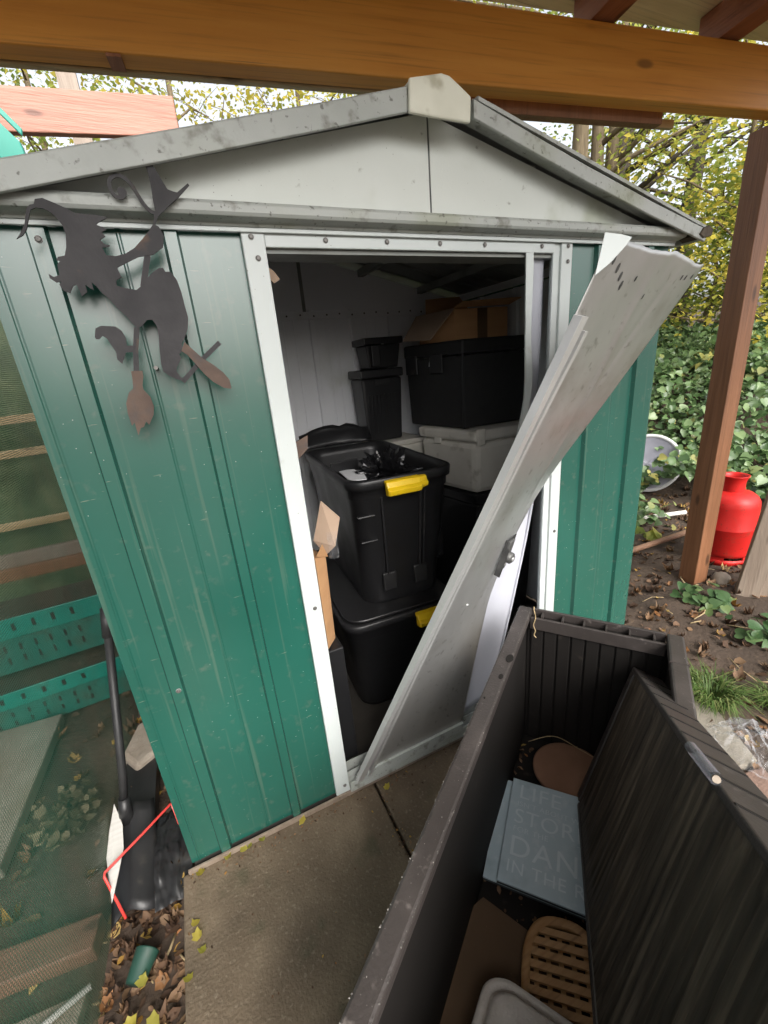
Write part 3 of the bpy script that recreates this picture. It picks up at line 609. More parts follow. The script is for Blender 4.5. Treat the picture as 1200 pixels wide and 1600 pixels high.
# second, buckled door still standing at the right jamb
d2 = thing('shed_door', (1.10, .05, .05), 'buckled pale shed door still standing against the right door jamb', 'door')
EL = [(.962, .012, .070), (1.06, .016, .50), (1.17, .020, .90), (1.247, .004, 1.19), (1.250, .002, 1.40), (1.243, -.003, 1.664)]
ER = [(1.125, .030, .070), (1.250, .038, .50), (1.335, .040, .89), (1.338, .040, 1.19), (1.340, .035, 1.36), (1.330, .022, 1.652)]
EI = [(1.30, .24, .07), (1.40, .22, .5), (1.46, .20, .9), (1.46, .19, 1.19), (1.46, .18, 1.36), (1.46, .17, 1.60)]
def d2_pt(u, v):
    if u < .6: p = curve(EL, v).lerp(curve(ER, v), u / .6); p.y += .010 * math.sin(math.pi * u / .6)
    else: p = curve(ER, v).lerp(curve(EI, v), (u - .6) / .4)
    p.y += .004 * fb(u * 3, v * 4, 7, 1.3)
    return p
build('door_sheet', MB().grid(d2_pt, 16, 40), 'lilac', d2, solid=.0015)
rings = []
for k in range(31):
    v = k / 30; a = d2_pt(0, v); rings.append([a + Vector((-.012, -.004, 0)), a + Vector((-.013, -.010, 0)), a + Vector((.012, -.010 + .003 * math.sin(v * 25), 0)), a + Vector((.014, -.002, 0))])
build('edge_flange', MB().loft(rings, True, True, smooth=False), 'white', d2)
rings = []
for k in range(31):
    v = k / 30 * .6; a = curve(ER, v); rings.append([a + Vector((.004 * math.cos(q), .001 + .006 * math.sin(q), 0)) for q in [2 * math.pi * j / 8 for j in range(8)]])
build('rolled_edge', MB().loft(rings, True, True), 'lilac', d2)

# ================================================================== CANOPY over the front
bd = Vector((.99, -.137, 0)).normalized(); bp = Vector((.137, .99, 0)).normalized()   # beam direction, and away from the viewer
B0 = Vector((1.036, .405, 0))
canopy = thing('timber_canopy', B0 + Vector((0, 0, 2.18)), 'orange stained timber canopy with thick beam across the top', 'canopy')
def along(t, d, z): return B0 + bd * t + bp * d + Vector((0, 0, z))
def build_axes(name, mb, material, parent, o, ex_, ey_, ez_, bevel=0):
    me = bpy.data.meshes.new(name); me.from_pydata(mb.v, [], mb.f); me.update(); me.materials.append(G[material])
    ob = bpy.data.objects.new(name, me); COL.objects.link(ob); ob.parent = parent
    M4 = Matrix((ex_, ey_, ez_)).transposed().to_4x4(); M4.translation = Vector(o) - wloc(parent); ob.matrix_local = M4
    if bevel: md = ob.modifiers.new('bevel', 'BEVEL'); md.width = bevel; md.segments = 2
    return ob
cb = build_axes('beam', MB().box(0, 4.6, 0, .07, 0, .20), 'beam', canopy, along(-2.2, 0, 2.192), bd, bp, Vector((0, 0, 1)), .006)
build('batten', MB().obox(along(-2.2, .072, 2.188), bd * 2.35, bp * .022, (0, 0, .03)), 'pine', canopy, bevel=.003)
build('batten', MB().obox(along(.17, .090, 2.167), bd * 1.02, bp * .04, (0, 0, .04)), 'post', canopy, bevel=.003)
build('batten', MB().obox(along(.10, .135, 2.178), bd * 1.2, bp * .02, (0, 0, .03)), 'pine', canopy, bevel=.003)
build('spacer_block', MB().obox(along(-.76, .002, 2.184), bd * .035, bp * .06, (0, 0, .0075)), 'rafter', canopy)
RS = .03
for k, t in enumerate((-1.75, -1.13, -.52, .075, .755, 1.33, 1.95)):
    build('rafter', MB().obox(along(t, .10, 2.393), bd * .10, -bp * 2.35 + Vector((0, 0, RS * 2.35)), (0, 0, .11)), 'rafter', canopy, bevel=.004)
d_ = .16; k = 0
while d_ > -2.2:
    wd = .145
    zz = 2.504 + RS * (.10 - d_)
    build('roof_board', MB().obox(along(-2.1 + .02 * (k % 3), d_, zz), bd * 4.4, -bp * wd + Vector((0, 0, RS * wd)), (0, 0, .02)), 'roofpine', canopy, bevel=.002)
    d_ -= wd + (.012 if k < 2 else .006); k += 1
build('post', MB().obox((2.793, .225, -.04), (.1, -.012, 0), (.012, .1, 0), (0, 0, 2.2315)), 'post', canopy, bevel=.004)
for q in (along(-2.0, .0, 0), along(-2.0, -2.05, 0), along(2.1, -2.05, 0)):
    build('post', MB().obox((q.x, q.y, -.06), bd * .09, bp * .069, (0, 0, 2.251 if q.y > 0 else 2.462)), 'post', canopy, bevel=.004)

# ================================================================== WITCH ornament (flat cut iron plate)
BODY = [(0.1187, 1.6770), (0.1297, 1.6791), (0.1457, 1.6723), (0.1592, 1.6658), (0.1699, 1.6594), (0.1855, 1.6585), (0.1982, 1.6581), (0.2155, 1.6556), (0.2166, 1.6534), (0.2015, 1.6463), (0.1974, 1.6429), (0.2093, 1.6384), (0.2120, 1.6359), (0.2036, 1.6317), (0.2075, 1.6252), (0.1978, 1.6200), (0.2027, 1.6135), (0.2105, 1.6113), (0.2083, 1.6092), (0.1979, 1.6077), (0.2014, 1.5956), (0.2163, 1.5944), (0.2329, 1.5988), (0.2490, 1.6076), (0.2670, 1.6233), (0.2810, 1.6373), (0.2906, 1.6478), (0.2984, 1.6430), (0.3036, 1.6294), (0.2979, 1.6101), (0.2894, 1.6047), (0.2786, 1.5976), (0.2673, 1.5957), (0.2526, 1.5938), (0.2328, 1.5850), (0.2211, 1.5797), (0.2133, 1.5762), (0.2162, 1.5605), (0.2062, 1.5553), (0.2049, 1.5465), (0.2185, 1.5421), (0.2354, 1.5389), (0.2439, 1.5442), (0.2538, 1.5549), (0.2717, 1.5692), (0.2824, 1.5753), (0.2898, 1.5756), (0.2920, 1.5692), (0.3013, 1.5691), (0.3093, 1.5545), (0.3123, 1.5340), (0.3130, 1.5112), (0.3145, 1.4880), (0.3094, 1.4686), (0.2996, 1.4513), (0.2915, 1.4418), (0.2928, 1.4297), (0.2831, 1.4222), (0.2852, 1.4140), (0.2737, 1.3985), (0.2711, 1.3905), (0.2755, 1.3797), (0.2825, 1.3749), (0.2796, 1.3710), (0.2684, 1.3750), (0.2545, 1.3837), (0.2468, 1.3926), (0.2467, 1.4088), (0.2496, 1.4325), (0.2540, 1.4558), (0.2548, 1.4751), (0.2501, 1.4867), (0.2409, 1.4871), (0.2313, 1.4781), (0.2208, 1.4729), (0.2142, 1.4826), (0.2067, 1.4959), (0.1972, 1.5072), (0.1863, 1.5255), (0.1785, 1.5346), (0.1716, 1.5469), (0.1664, 1.5522), (0.1664, 1.5400), (0.1607, 1.5436), (0.1555, 1.5489), (0.1555, 1.5367), (0.1454, 1.5300), (0.1445, 1.5387), (0.1424, 1.5490), (0.1371, 1.5474), (0.1289, 1.5355), (0.1203, 1.5391), (0.1168, 1.5493), (0.1214, 1.5543), (0.1130, 1.5527), (0.1056, 1.5595), (0.1059, 1.5661), (0.1123, 1.5611), (0.1211, 1.5644), (0.1219, 1.5727), (0.1227, 1.5810), (0.1288, 1.5860), (0.1230, 1.5876), (0.1275, 1.5925), (0.1375, 1.5943), (0.1434, 1.6074), (0.1482, 1.6269), (0.1472, 1.6396), (0.1414, 1.6520), (0.1345, 1.6594), (0.1267, 1.6637), (0.1165, 1.6648), (0.1082, 1.6613), (0.1010, 1.6473), (0.0948, 1.6332), (0.0866, 1.6237), (0.0761, 1.6181), (0.0826, 1.6251), (0.0941, 1.6409), (0.1027, 1.6626), (0.1088, 1.6683), (0.1151, 1.6699)]
CAT = [(0.2813, 1.7435), (0.3041, 1.7469), (0.3108, 1.7390), (0.3165, 1.7266), (0.3210, 1.7157), (0.3269, 1.7030), (0.3353, 1.7002), (0.3422, 1.6989), (0.3641, 1.7145), (0.3660, 1.7113), (0.3421, 1.6906), (0.3269, 1.6797), (0.3091, 1.6654), (0.3003, 1.6583), (0.2931, 1.6462), (0.2902, 1.6461), (0.2942, 1.6598), (0.2984, 1.6683), (0.2986, 1.6882), (0.3006, 1.7111), (0.3001, 1.7302), (0.2976, 1.7411), (0.2815, 1.7404)]
TAIL = [(0.2997, 1.6634), (0.2886, 1.6689), (0.2797, 1.6823), (0.2742, 1.6950), (0.2676, 1.7090), (0.2566, 1.7183), (0.2462, 1.7188), (0.2364, 1.7116), (0.2341, 1.6990), (0.2390, 1.6888), (0.2477, 1.6861), (0.2536, 1.6909), (0.2513, 1.6952)]
BROOM = [(0.1909, 1.3973), (0.2105, 1.3965), (0.2094, 1.3857), (0.2040, 1.3700), (0.2035, 1.3619), (0.2124, 1.3464), (0.2144, 1.3273), (0.2097, 1.3109), (0.1976, 1.2931), (0.1934, 1.3001), (0.1871, 1.2902), (0.1810, 1.2889), (0.1736, 1.2749), (0.1730, 1.2879), (0.1731, 1.3007), (0.1671, 1.2951), (0.1655, 1.3186), (0.1676, 1.3390), (0.1774, 1.3584), (0.1867, 1.3656), (0.1895, 1.3815)]
RAVEN = [(0.1470, 1.4617), (0.1520, 1.4762), (0.1624, 1.4804), (0.1845, 1.4783), (0.1931, 1.4705), (0.1969, 1.4571), (0.1953, 1.4438), (0.2086, 1.4430), (0.2058, 1.4316), (0.1905, 1.4318), (0.1849, 1.4214), (0.1789, 1.4121), (0.1731, 1.4203), (0.1747, 1.4337), (0.1694, 1.4473), (0.1654, 1.4588), (0.1594, 1.4629), (0.1529, 1.4577), (0.1484, 1.4579)]
KNIFE = [(0.2978, 1.4434), (0.3106, 1.4285), (0.3252, 1.4110), (0.3432, 1.3971), (0.3591, 1.3808), (0.3690, 1.3648), (0.3697, 1.3462), (0.3550, 1.3495), (0.3362, 1.3635), (0.3227, 1.3797), (0.3104, 1.3997), (0.2984, 1.4191), (0.2884, 1.4279)]
ST1 = [(0.2684, 1.5971), (0.2482, 1.5442)]
ST2 = [(0.2198, 1.4744), (0.2082, 1.4353), (0.1995, 1.3946)]
C1 = [(0.3225, 1.4079), (0.3647, 1.4394)]
C2 = [(0.2779, 1.3691), (0.3133, 1.3995)]
wy = -.066
witch = thing('witch_ornament', (.2, wy, 1.05), 'dark iron witch silhouette plate hanging crooked on the shed front', 'ornament')
def plate(name, pts, material, y=wy, th=.003, parent=witch):
    return build(name, MB().prism([(x, y, z) for x, z in pts], (0, -th, 0)), material, parent)
def ribbon(pts, w):
    a = []; b = []
    for i, (x, z) in enumerate(pts):
        p, q = pts[max(i - 1, 0)], pts[min(i + 1, len(pts) - 1)]
        dx, dz = q[0] - p[0], q[1] - p[1]; l = math.hypot(dx, dz) or 1
        a.append((x - dz / l * w / 2, z + dx / l * w / 2)); b.append((x + dz / l * w / 2, z - dx / l * w / 2))
    return a + b[::-1]
plate('witch_figure', BODY, 'iron')
ct = plate('cat_figure', CAT, 'iron', wy - .0005)
tl = [curve([(x, 0, z) for x, z in TAIL], k / 36) for k in range(37)]
plate('cat_tail', ribbon([(p.x, p.z) for p in tl], .0062), 'iron', wy + .0004, parent=ct)
tip = TAIL[-1]; plate('tail_curl', [(tip[0] + .0075 * math.cos(a), tip[1] + .0075 * math.sin(a)) for a in [2 * math.pi * k / 14 for k in range(14)]], 'iron', wy + .0008, parent=ct)
plate('broom_head', BROOM, 'rust')
plate('broom_handle', ribbon(ST1, .010), 'iron', wy + .001); plate('broom_handle', ribbon(ST2, .009), 'iron', wy + .001)
plate('raven_figure', RAVEN, 'iron', wy + .0015)
plate('arrow_plate', KNIFE, 'rust', wy - .001)
plate('cross_bar', ribbon(C1, .009), 'iron', wy + .0025); plate('cross_bar', ribbon(C2, .009), 'iron', wy + .0025)
for x, z in ((.098, 1.632),):
    build('hanging_bolt', MB().tube([(x + .05, wy, z - .03), (x + .05, -.009, z - .03)], .004, 8), 'screw', witch)
bx_, bz_ = .245, 1.37
build('hanging_bolt', MB().tube([(.235, wy, 1.40), (.235, -.003, 1.40)], .004, 8), 'screw', witch)

# ================================================================== INSIDE THE SHED
def tub(t, cx, cy, w, d, z0, z1, ang, mater='black'):
    """tapered storage tub with lip, open top; returns body"""
    k = .80
    lv = [(z0, k, .9), (z0 + (z1 - z0) * .06, k + .015, 1), (z1 - .075, .965, 1), (z1 - .07, .985, 1), (z1 - .035, .99, 1), (z1 - .034, 1.035, 1), (z1 - .004, 1.045, 1), (z1, 1.03, 1), (z1, .97, 1), (z1 - .04, .955, 1), (z0 + .02, k - .02, 1)]
    rings = [rrect(cx, cy, w * q, d * q if q < 1.0 else d * q - (q - 1) * (d - w), .075, z, ang) for z, q, _ in lv]
    return build('tub_body', MB().loft(rings, True, True), mater, t)
def loc2(cx, cy, ang, x, y): return cx + x * math.cos(ang) - y * math.sin(ang), cy + x * math.sin(ang) + y * math.cos(ang)
def handle(t, cx, cy, ang, x, y, z, w=.155):
    p = loc2(cx, cy, ang, x, y); ex = Vector((math.cos(ang), math.sin(ang), 0)); ey = Vector((-math.sin(ang), math.cos(ang), 0))
    o = Vector((*p, z)) - ex * w / 2
    pr = [(-.030, -.040), (-.004, -.046), (0, -.010), (.012, .004), (.006, .010), (-.014, .006), (-.022, -.012), (-.036, -.022)]
    rings = [[o + ex * (w * s_) + ey * (a * sc) + Vector((0, 0, b * sc)) for a, b in pr] for s_, sc in ((0, .9), (.04, 1), (.8, 1), (.84, .8), (1, .7))]
    build('handle', MB().loft(rings, True, True, smooth=False), 'yellow', t, bevel=.003)
TA = R_(-3)
tA = thing('storage_tub', (.93, .58, .46), 'open black storage tub with yellow handle, upper one of the stack', 'storage tub')
tcx, tcy = .935, .585
tub(tA, tcx, tcy, .40, .73, .46, 1.0, TA)
handle(tA, tcx, tcy, TA, -.008, -.385, .985)
ex = Vector((math.cos(TA), math.sin(TA), 0)); ey = Vector((-math.sin(TA), math.cos(TA), 0)); tc3 = Vector((tcx, tcy, 0))
def tp3(x, y, z): return tc3 + ex * x + ey * y + Vector((0, 0, z))
for xx in (-.092, .060, .078):
    build('moulded_rib', MB().add([tp3(xx * .86 - .004, -.3265, .57), tp3(xx * .86 + .004, -.3265, .57), tp3(xx + .004, -.3615, .93), tp3(xx - .004, -.3615, .93), tp3(xx * .86 - .004, -.305, .57), tp3(xx * .86 + .004, -.305, .57), tp3(xx + .004, -.34, .93), tp3(xx - .004, -.34, .93)],
          [(0, 1, 2, 3), (7, 6, 5, 4), (0, 4, 5, 1), (3, 2, 6, 7), (0, 3, 7, 4), (1, 5, 6, 2)]), 'black', tA, bevel=.0015)
for zz, xx in ((.86, -.150), (.76, -.145)):
    build('moulded_rib', MB().obox(tp3(xx - .03, -.352 + (.93 - zz) * .1, zz), ex * .065, ey * .02, (0, 0, .008)), 'black', tA, bevel=.003)
for xx in (-.075, .055):
    build('foot_recess', MB().obox(tp3(xx - .028, -.334, .545), ex * .056, ey * .014, (0, .004, .075)), 'blackdirty', tA, bevel=.005)
# hinged lid flap standing up at the back left
build('lid_flap', MB().grid(lambda u, v: tp3(lerp(-.205, .16, u), lerp(.375, .43, v) + .02 * math.sin(u * 3) + .012 * fb(u * 4, v * 2, 1), 1.003 + .095 * v * (1 - .35 * (2 * u - 1) ** 2) + .012 * v * fb(u * 6, 1, 2)), 10, 5), 'black', tA, solid=.006)
tB = thing('storage_tub', (.90, .55, .0), 'black storage tub at the bottom of the stack in the dark', 'storage tub')
tcx2, tcy2 = .885, .585
tub(tB, tcx2, tcy2, .46, .76, .01, .465, TA); handle(tB, tcx2, tcy2, TA, .10, -.405, .455, .13)
build('tub_lid', MB().loft([rrect(tcx2, tcy2, .45, .74, .08, z, TA) for z in (.463, .476)], True, True), 'black', tB)
# bag and papers in the open tub
def crumple(name, c, r, mater, lab, cat, seed=0, flat=1.0, n=26, amp=.5):
    def fn(u, v):
        th, ph = 2 * math.pi * u, math.pi * v
        d = Vector((math.cos(ph), math.sin(ph) * math.cos(th), math.sin(ph) * math.sin(th)))
        q = 1 + amp * (abs(fb(d.x + seed, d.y, d.z, 2.6, 5)) - .25)
        return Vector(c) + Vector((d.x * r[0], d.y * r[1], d.z * r[2])) * q
    o = build(name, MB().grid(fn, n, n, False), mater); return tag(o, lab, cat)
crumple('bin_bag', (.975, .50, .945), (.085, .10, .075), 'bag', 'shiny crumpled black bin bag inside the open tub', 'bin bag', 3, amp=1.3, n=34)
tag(build('paper_sheet', MB().prism([(.795, .46, .945), (.86, .44, .945), (.90, .60, .950), (.81, .64, .950)], (0, 0, .004)), 'paper'), 'white paper sheet lying inside the open black tub', 'paper')
tag(build('black_divider', MB().obox((.775, .62, .90), (.13, .012, 0), (.0, .012, 0), (0, 0, .095)), 'black', bevel=.004), 'flat black plastic box standing inside the open tub', 'plastic box')
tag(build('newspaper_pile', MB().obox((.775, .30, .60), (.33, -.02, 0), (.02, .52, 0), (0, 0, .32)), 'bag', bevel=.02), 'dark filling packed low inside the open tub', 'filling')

# cardboard carton behind the left jamb
cb_ = thing('cardboard_box', (.57, .17, .0), 'tall narrow cardboard carton just behind the left door jamb', 'cardboard box')
build('carton_body', MB().prism([(.530, .10, .50), (.572, .16, .49), (.580, .16, .80), (.530, .10, .83)], (-.03, .15, 0)), 'card', cb_, bevel=.002)
build('flap', MB().prism([(.580, .16, .803), (.607, .13, .84), (.640, .15, .922), (.590, .165, .985), (.55, .17, .86)], (.002, .004, 0)), 'cardpale', cb_)
build('flap', MB().prism([(.535, .105, .832), (.560, .11, .865), (.585, .155, .80)], (.002, .003, 0)), 'card', cb_)
tag(build('box_stand', MB().obox((.51, .10, .01), (.07, .0, 0), (0, .22, 0), (0, 0, .48)), 'black', bevel=.004), 'dark block under the narrow cardboard carton', 'block')
tag(build('plastic_wrap', MB().grid(lambda u, v: Vector((.585 + .03 * u + .006 * fb(u * 5, v * 5, 1), .135 - .01 * u + .01 * fb(u * 4, v * 4, 3), .80 + .09 * v)), 8, 8, False), 'film'), 'scrap of clear film caught on the carton flap', 'plastic film')

def rbox(name, c, ax_, ay_, z0, z1, bev, mater, par, k=1.0):
    """box on base parallelogram: c corner, ax_, ay_ edges; k = taper of the base"""
    c = Vector((*c, 0)); a = Vector((*ax_, 0)); b = Vector((*ay_, 0)); mid = c + a / 2 + b / 2
    T = [c, c + a, c + a + b, c + b]; Bm = [mid + (p - mid) * k for p in T]
    mb = MB().add([(p.x, p.y, z0) for p in Bm] + [(p.x, p.y, z1) for p in T], [(3, 2, 1, 0), (4, 5, 6, 7), (0, 1, 5, 4), (1, 2, 6, 5), (2, 3, 7, 6), (3, 0, 4, 7)])
    return build(name, mb, mater, par, bevel=bev)
# pale cool box
cool = thing('cool_box', (1.6, .72, .72), 'dirty cream cool box under the large black foam box', 'cool box')
rbox('box_body', (1.445, .525), (.36, -.015), (-.072, .39), .735, .985, .028, 'cream', cool, .93)
rbox('box_lid', (1.440, .520), (.37, -.016), (-.074, .40), .988, 1.042, .016, 'cream', cool)
build('lid_catch', MB().obox((1.447, .512, .975), (.045, -.002, 0), (-.0, .012, 0), (0, 0, .075)), 'cream', cool, bevel=.004)
build('lid_catch', MB().obox((1.38, .72, .972), (.008, 0, 0), (-.008, .05, 0), (0, 0, .03)), 'cream', cool, bevel=.004)
cl2 = thing('cool_box', (1.3, 1.08, .70), 'small pale polystyrene box under the stack of slatted black crates', 'cool box')
rbox('box_body', (1.16, .97), (.27, .0), (0, .24), .72, .945, .012, 'cream', cl2, .95)
rbox('box_lid', (1.155, .965), (.28, .0), (0, .25), .947, .972, .006, 'cream', cl2)
for c, ax_, ay_, z1, lab in (((1.45, .53), (.36, -.015), (-.07, .39), .733, 'black crate in shadow beneath the dirty cream cool box'), ((1.17, .985), (.26, 0), (0, .22), .718, 'black crate in shadow beneath the small polystyrene box')):
    t = thing('storage_crate', (c[0], c[1], .01), lab, 'crate')
    rbox('crate_body', c, ax_, ay_, .01, z1 - .05, .012, 'black', t, .9); rbox('crate_lid', (c[0] - .005, c[1] - .005), ax_, ay_, z1 - .048, z1, .006, 'black', t)
# large black foam box
fo = thing('foam_box', (1.6, .8, 1.045), 'large black foam box on top of the cream cool box', 'foam box')
rbox('box_body', (1.437, .60), (.36, -.012), (-.075, .40), 1.046, 1.375, .010, 'foam', fo, .96)
rbox('box_lid', (1.432, .594), (.37, -.012), (-.077, .41), 1.378, 1.440, .010, 'foam', fo)
build('corner_strip', MB().obox((1.4275, .5885, 1.05), (.012, 0, 0), (0, .010, 0), (0, 0, .33)), 'blackdirty', fo, bevel=.003)
for q in (.12, .30):
    p = Vector((1.437, .60, 0)) + Vector((-.075, .40, 0)) * q / .40
    build('latch', MB().obox((p.x - .012, p.y, 1.30), (.008, 0, 0), (-.016, .085, 0), (0, 0, .09)), 'blackdirty', fo, bevel=.004)
build('white_sticker', MB().obox((1.390, .80, 1.335), (.001, 0, 0), (-.002, .012, 0), (.006, 0, .035)), 'paper', fo)
# small black crates
c1 = thing('storage_crate', (1.23, 1.1, .975), 'ribbed black plastic crate with lid, lower one against back wall', 'crate')
rbox('crate_body', (1.12, 1.03), (.225, -.01), (.01, .19), .975, 1.30, .012, 'black', c1, .88)
rbox('crate_lid', (1.112, 1.022), (.241, -.01), (.01, .206), 1.302, 1.345, .008, 'black', c1)
for k in range(8): build('rib', MB().obox((1.142 + .024 * k, 1.0345 - .0045 * 0, 1.02), (.007, 0, 0), (0, .014, 0), (-(.012 - .0034 * k) * -1, -.012, .20)), 'black', c1)
build('grip_recess', MB().obox((1.19, 1.018, 1.265), (.08, -.003, 0), (0, .006, 0), (0, 0, .028)), 'blackdirty', c1, bevel=.003)
c2 = thing('storage_crate', (1.28, 1.1, 1.347), 'small black lidded crate on top of the ribbed crate', 'crate')
rbox('crate_body', (1.165, 1.04), (.19, -.008), (.008, .17), 1.347, 1.462, .008, 'black', c2, .84)
rbox('crate_lid', (1.150, 1.028), (.218, -.008), (.008, .19), 1.463, 1.496, .006, 'black', c2)
build('clip', MB().obox((1.19, 1.028, 1.36), (.045, -.002, 0), (0, .008, 0), (0, 0, .10)), 'blackdirty', c2, bevel=.003)
build('white_sticker', MB().obox((1.245, 1.0275, 1.462), (.014, -.0005, 0), (0, .001, 0), (0, 0, .02)), 'paper', c2)
# open cardboard box on the foam box
ca = thing('cardboard_box', (1.62, .8, 1.441), 'open cardboard box with brown tape on top of the foam box', 'cardboard box')
rbox('carton_body', (1.475, .71), (.30, -.01), (-.04, .26), 1.4415, 1.575, .003, 'card', ca)
build('flap', MB().prism([(1.472, .706, 1.578), (1.775, .690, 1.582), (1.785, .62, 1.600), (1.475, .64, 1.592)], (0, 0, .004)), 'card', ca)
build('flap', MB().prism([(1.470, .70, 1.574), (1.425, .97, 1.574), (1.325, .94, 1.462), (1.350, .72, 1.450)], (-.002, 0, .003)), 'cardpale', ca)
build('flap', MB().prism([(1.47, .95, 1.577), (1.74, .94, 1.577), (1.72, 1.02, 1.67), (1.52, 1.03, 1.66)], (0, .004, 0)), 'card', ca)
build('tape_strip', MB().obox((1.60, .7035, 1.444), (.055, -.0018, 0), (0, .002, 0), (0, 0, .13)), 'tape', ca)

# ================================================================== DECK BOX with contents
O_ = Vector((1.153, -.100, 0)); A_ = Vector((-.81, -.586, 0)).normalized(); N_ = Vector((-A_.y, A_.x, 0))
if N_.x < 0: N_ = -N_
Z_ = Vector((0, 0, 1))
def bx(a, n, z): return O_ + A_ * a + N_ * n + Z_ * z
BL, BW, BH = 1.24, .46, .56
dk = thing('deck_box', bx(BL / 2, BW / 2, 0), 'open dark brown plastic deck box standing in front of shed', 'deck box')
def bbox(name, a0, a1, n0, n1, z0, z1, mater='deck', bev=.004, par=dk): return build(name, MB().obox(bx(a0, n0, z0), A_ * (a1 - a0), N_ * (n1 - n0), Z_ * (z1 - z0)), mater, par, bevel=bev)
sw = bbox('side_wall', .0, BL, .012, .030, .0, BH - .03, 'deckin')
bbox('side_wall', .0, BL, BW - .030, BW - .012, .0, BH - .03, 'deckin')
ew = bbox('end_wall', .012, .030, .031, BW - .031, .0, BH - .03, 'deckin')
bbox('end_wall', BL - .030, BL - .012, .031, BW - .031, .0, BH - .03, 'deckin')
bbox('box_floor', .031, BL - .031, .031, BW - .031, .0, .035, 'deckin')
# rims
rl = bbox('side_rim', .0, BL, .0, .042, BH - .03, BH, 'deck', .006)
rr = bbox('side_rim', .0, BL, BW - .042, BW, BH - .03, BH, 'deck', .006)
# far-end rim is an open channel: outer lip, inner lip and cross ribs
bbox('end_lip', .0, .009, .043, BW - .043, BH - .03, BH, 'deck', .002); bbox('end_lip', .036, .044, .043, BW - .043, BH - .055, BH - .012, 'deck', .002)
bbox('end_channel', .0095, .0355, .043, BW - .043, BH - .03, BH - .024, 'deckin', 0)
for k in range(6): bbox('channel_rib', .0095, .0355, .075 + .062 * k, .080 + .062 * k, BH - .0235, BH - .006, 'deck', 0)
bbox('end_rim', BL - .042, BL, .043, BW - .043, BH - .03, BH, 'deck', .006)
for k in range(9): bbox('wall_strip', .0305, .0355, .046 + .0415 * k, .046 + .0415 * k + .036, .04, BH - .06, 'deckin', .002, ew)
# half-round finger notch and clip holes on the near-side rim
def rimdisc(a, n, r, z, mater, name, el=1.5, par=rl):
    c = bx(a, n, z); build(name, MB().prism([c + A_ * math.cos(q) * r * el + N_ * math.sin(q) * r for q in [2 * math.pi * k / 16 for k in range(16)]], Z_ * .0015), mater, par)
rimdisc(.285, .034, .010, BH + .0003, 'deckin', 'finger_notch', 1.7)
rimdisc(.365, .030, .006, BH + .0003, 'deckin', 'clip_hole', 1.5); rimdisc(.455, .012, .0022, BH + .0003, 'deckin', 'pin_hole', 1.2)
bbox('rim_joint', .135, .138, BW - .043, BW + .001, BH - .028, BH + .0012, 'deck', 0, rr)
# lid that has dropped into the box
FL = Vector((1.085, -.441, .100)); FU = Vector((1.300, -.419, .448)); NL = FL + Vector((-.663, -.601, .446))
le = (NL - FL).normalized(); lw = (FU - FL); lw = (lw - le * lw.dot(le)); lwl = .408; lw = lw.normalized()
lnn = le.cross(lw).normalized()
if lnn.z < 0: lnn = -lnn
LLEN = 1.04
def lid_pt(s_, w, h=0): return FL + le * s_ + lw * w + lnn * h
lid = thing('fallen_lid', FL + le * .4, 'dark wood-grained plastic lid dropped slantwise into the deck box', 'lid')
LH = [0.0026 * fb(k * .21, 3.7, 1.0, 1.0, 3) + .0016 * math.sin(k * .72) for k in range(400)]
def lid_h(s_, w):
    if not (.028 < w < lwl - .022 and s_ > .034): return 0
    q = max(0, min(398, (s_ + .018 * fb(s_ * .6, w * 3.0, 4, 1, 2)) / LLEN * 320)); k = int(q)
    return lerp(LH[k], LH[k + 1], q - k)
mb = MB().grid(lambda u, v: Vector((u * LLEN, v * lwl, lid_h(u * LLEN, v * lwl))), 330, 40)
me = bpy.data.meshes.new('lid_face'); me.from_pydata(mb.v, [], mb.f); me.update(); me.polygons.foreach_set('use_smooth', mb.sm); me.materials.append(G['decklid'])
g_o = bpy.data.objects.new('lid_face', me); COL.objects.link(g_o); g_o.parent = lid
lm4 = Matrix((le, lw, lnn)).transposed().to_4x4(); lm4.translation = FL - wloc(lid); g_o.matrix_local = lm4
def lbox(name, s0, s1, w0, w1, h0, h1, mater='deck', bev=.003, par=lid): return build(name, MB().obox(lid_pt(s0, w0, h0), le * (s1 - s0), lw * (w1 - w0), lnn * (h1 - h0)), mater, par, bevel=bev)
lbox('lid_border', -.014, .030, .0, lwl - .0, -.012, .0048, 'deck')
lbox('lid_skirt', -.014, LLEN, lwl, lwl + .014, -.075, .004, 'deck')
lbox('lid_skirt', .031, LLEN, -.012, 0, -.045, .003, 'deck')
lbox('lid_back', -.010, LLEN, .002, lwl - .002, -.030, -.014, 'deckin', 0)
for k in range(9): lbox('skirt_joint', .10 + .085 * k, .106 + .085 * k, lwl + .0142, lwl + .0155, -.070, .002, 'deckin', 0)
tube_o = thing('plastic_tube', lid_pt(.28, lwl + .03, -.04), 'clear plastic tube lying across the edge of the dropped lid', 'tube')
ta, tb_ = Vector((.854, -.799, .777)), Vector((.792, -.861, .819))
build('tube_wall', MB().tube([ta, tb_], .0085, 16, False), 'tubeclear', tube_o); build('end_plug', MB().tube([tb_, tb_ + (tb_ - ta).normalized() * .003], .0050, 14), 'stone', tube_o)

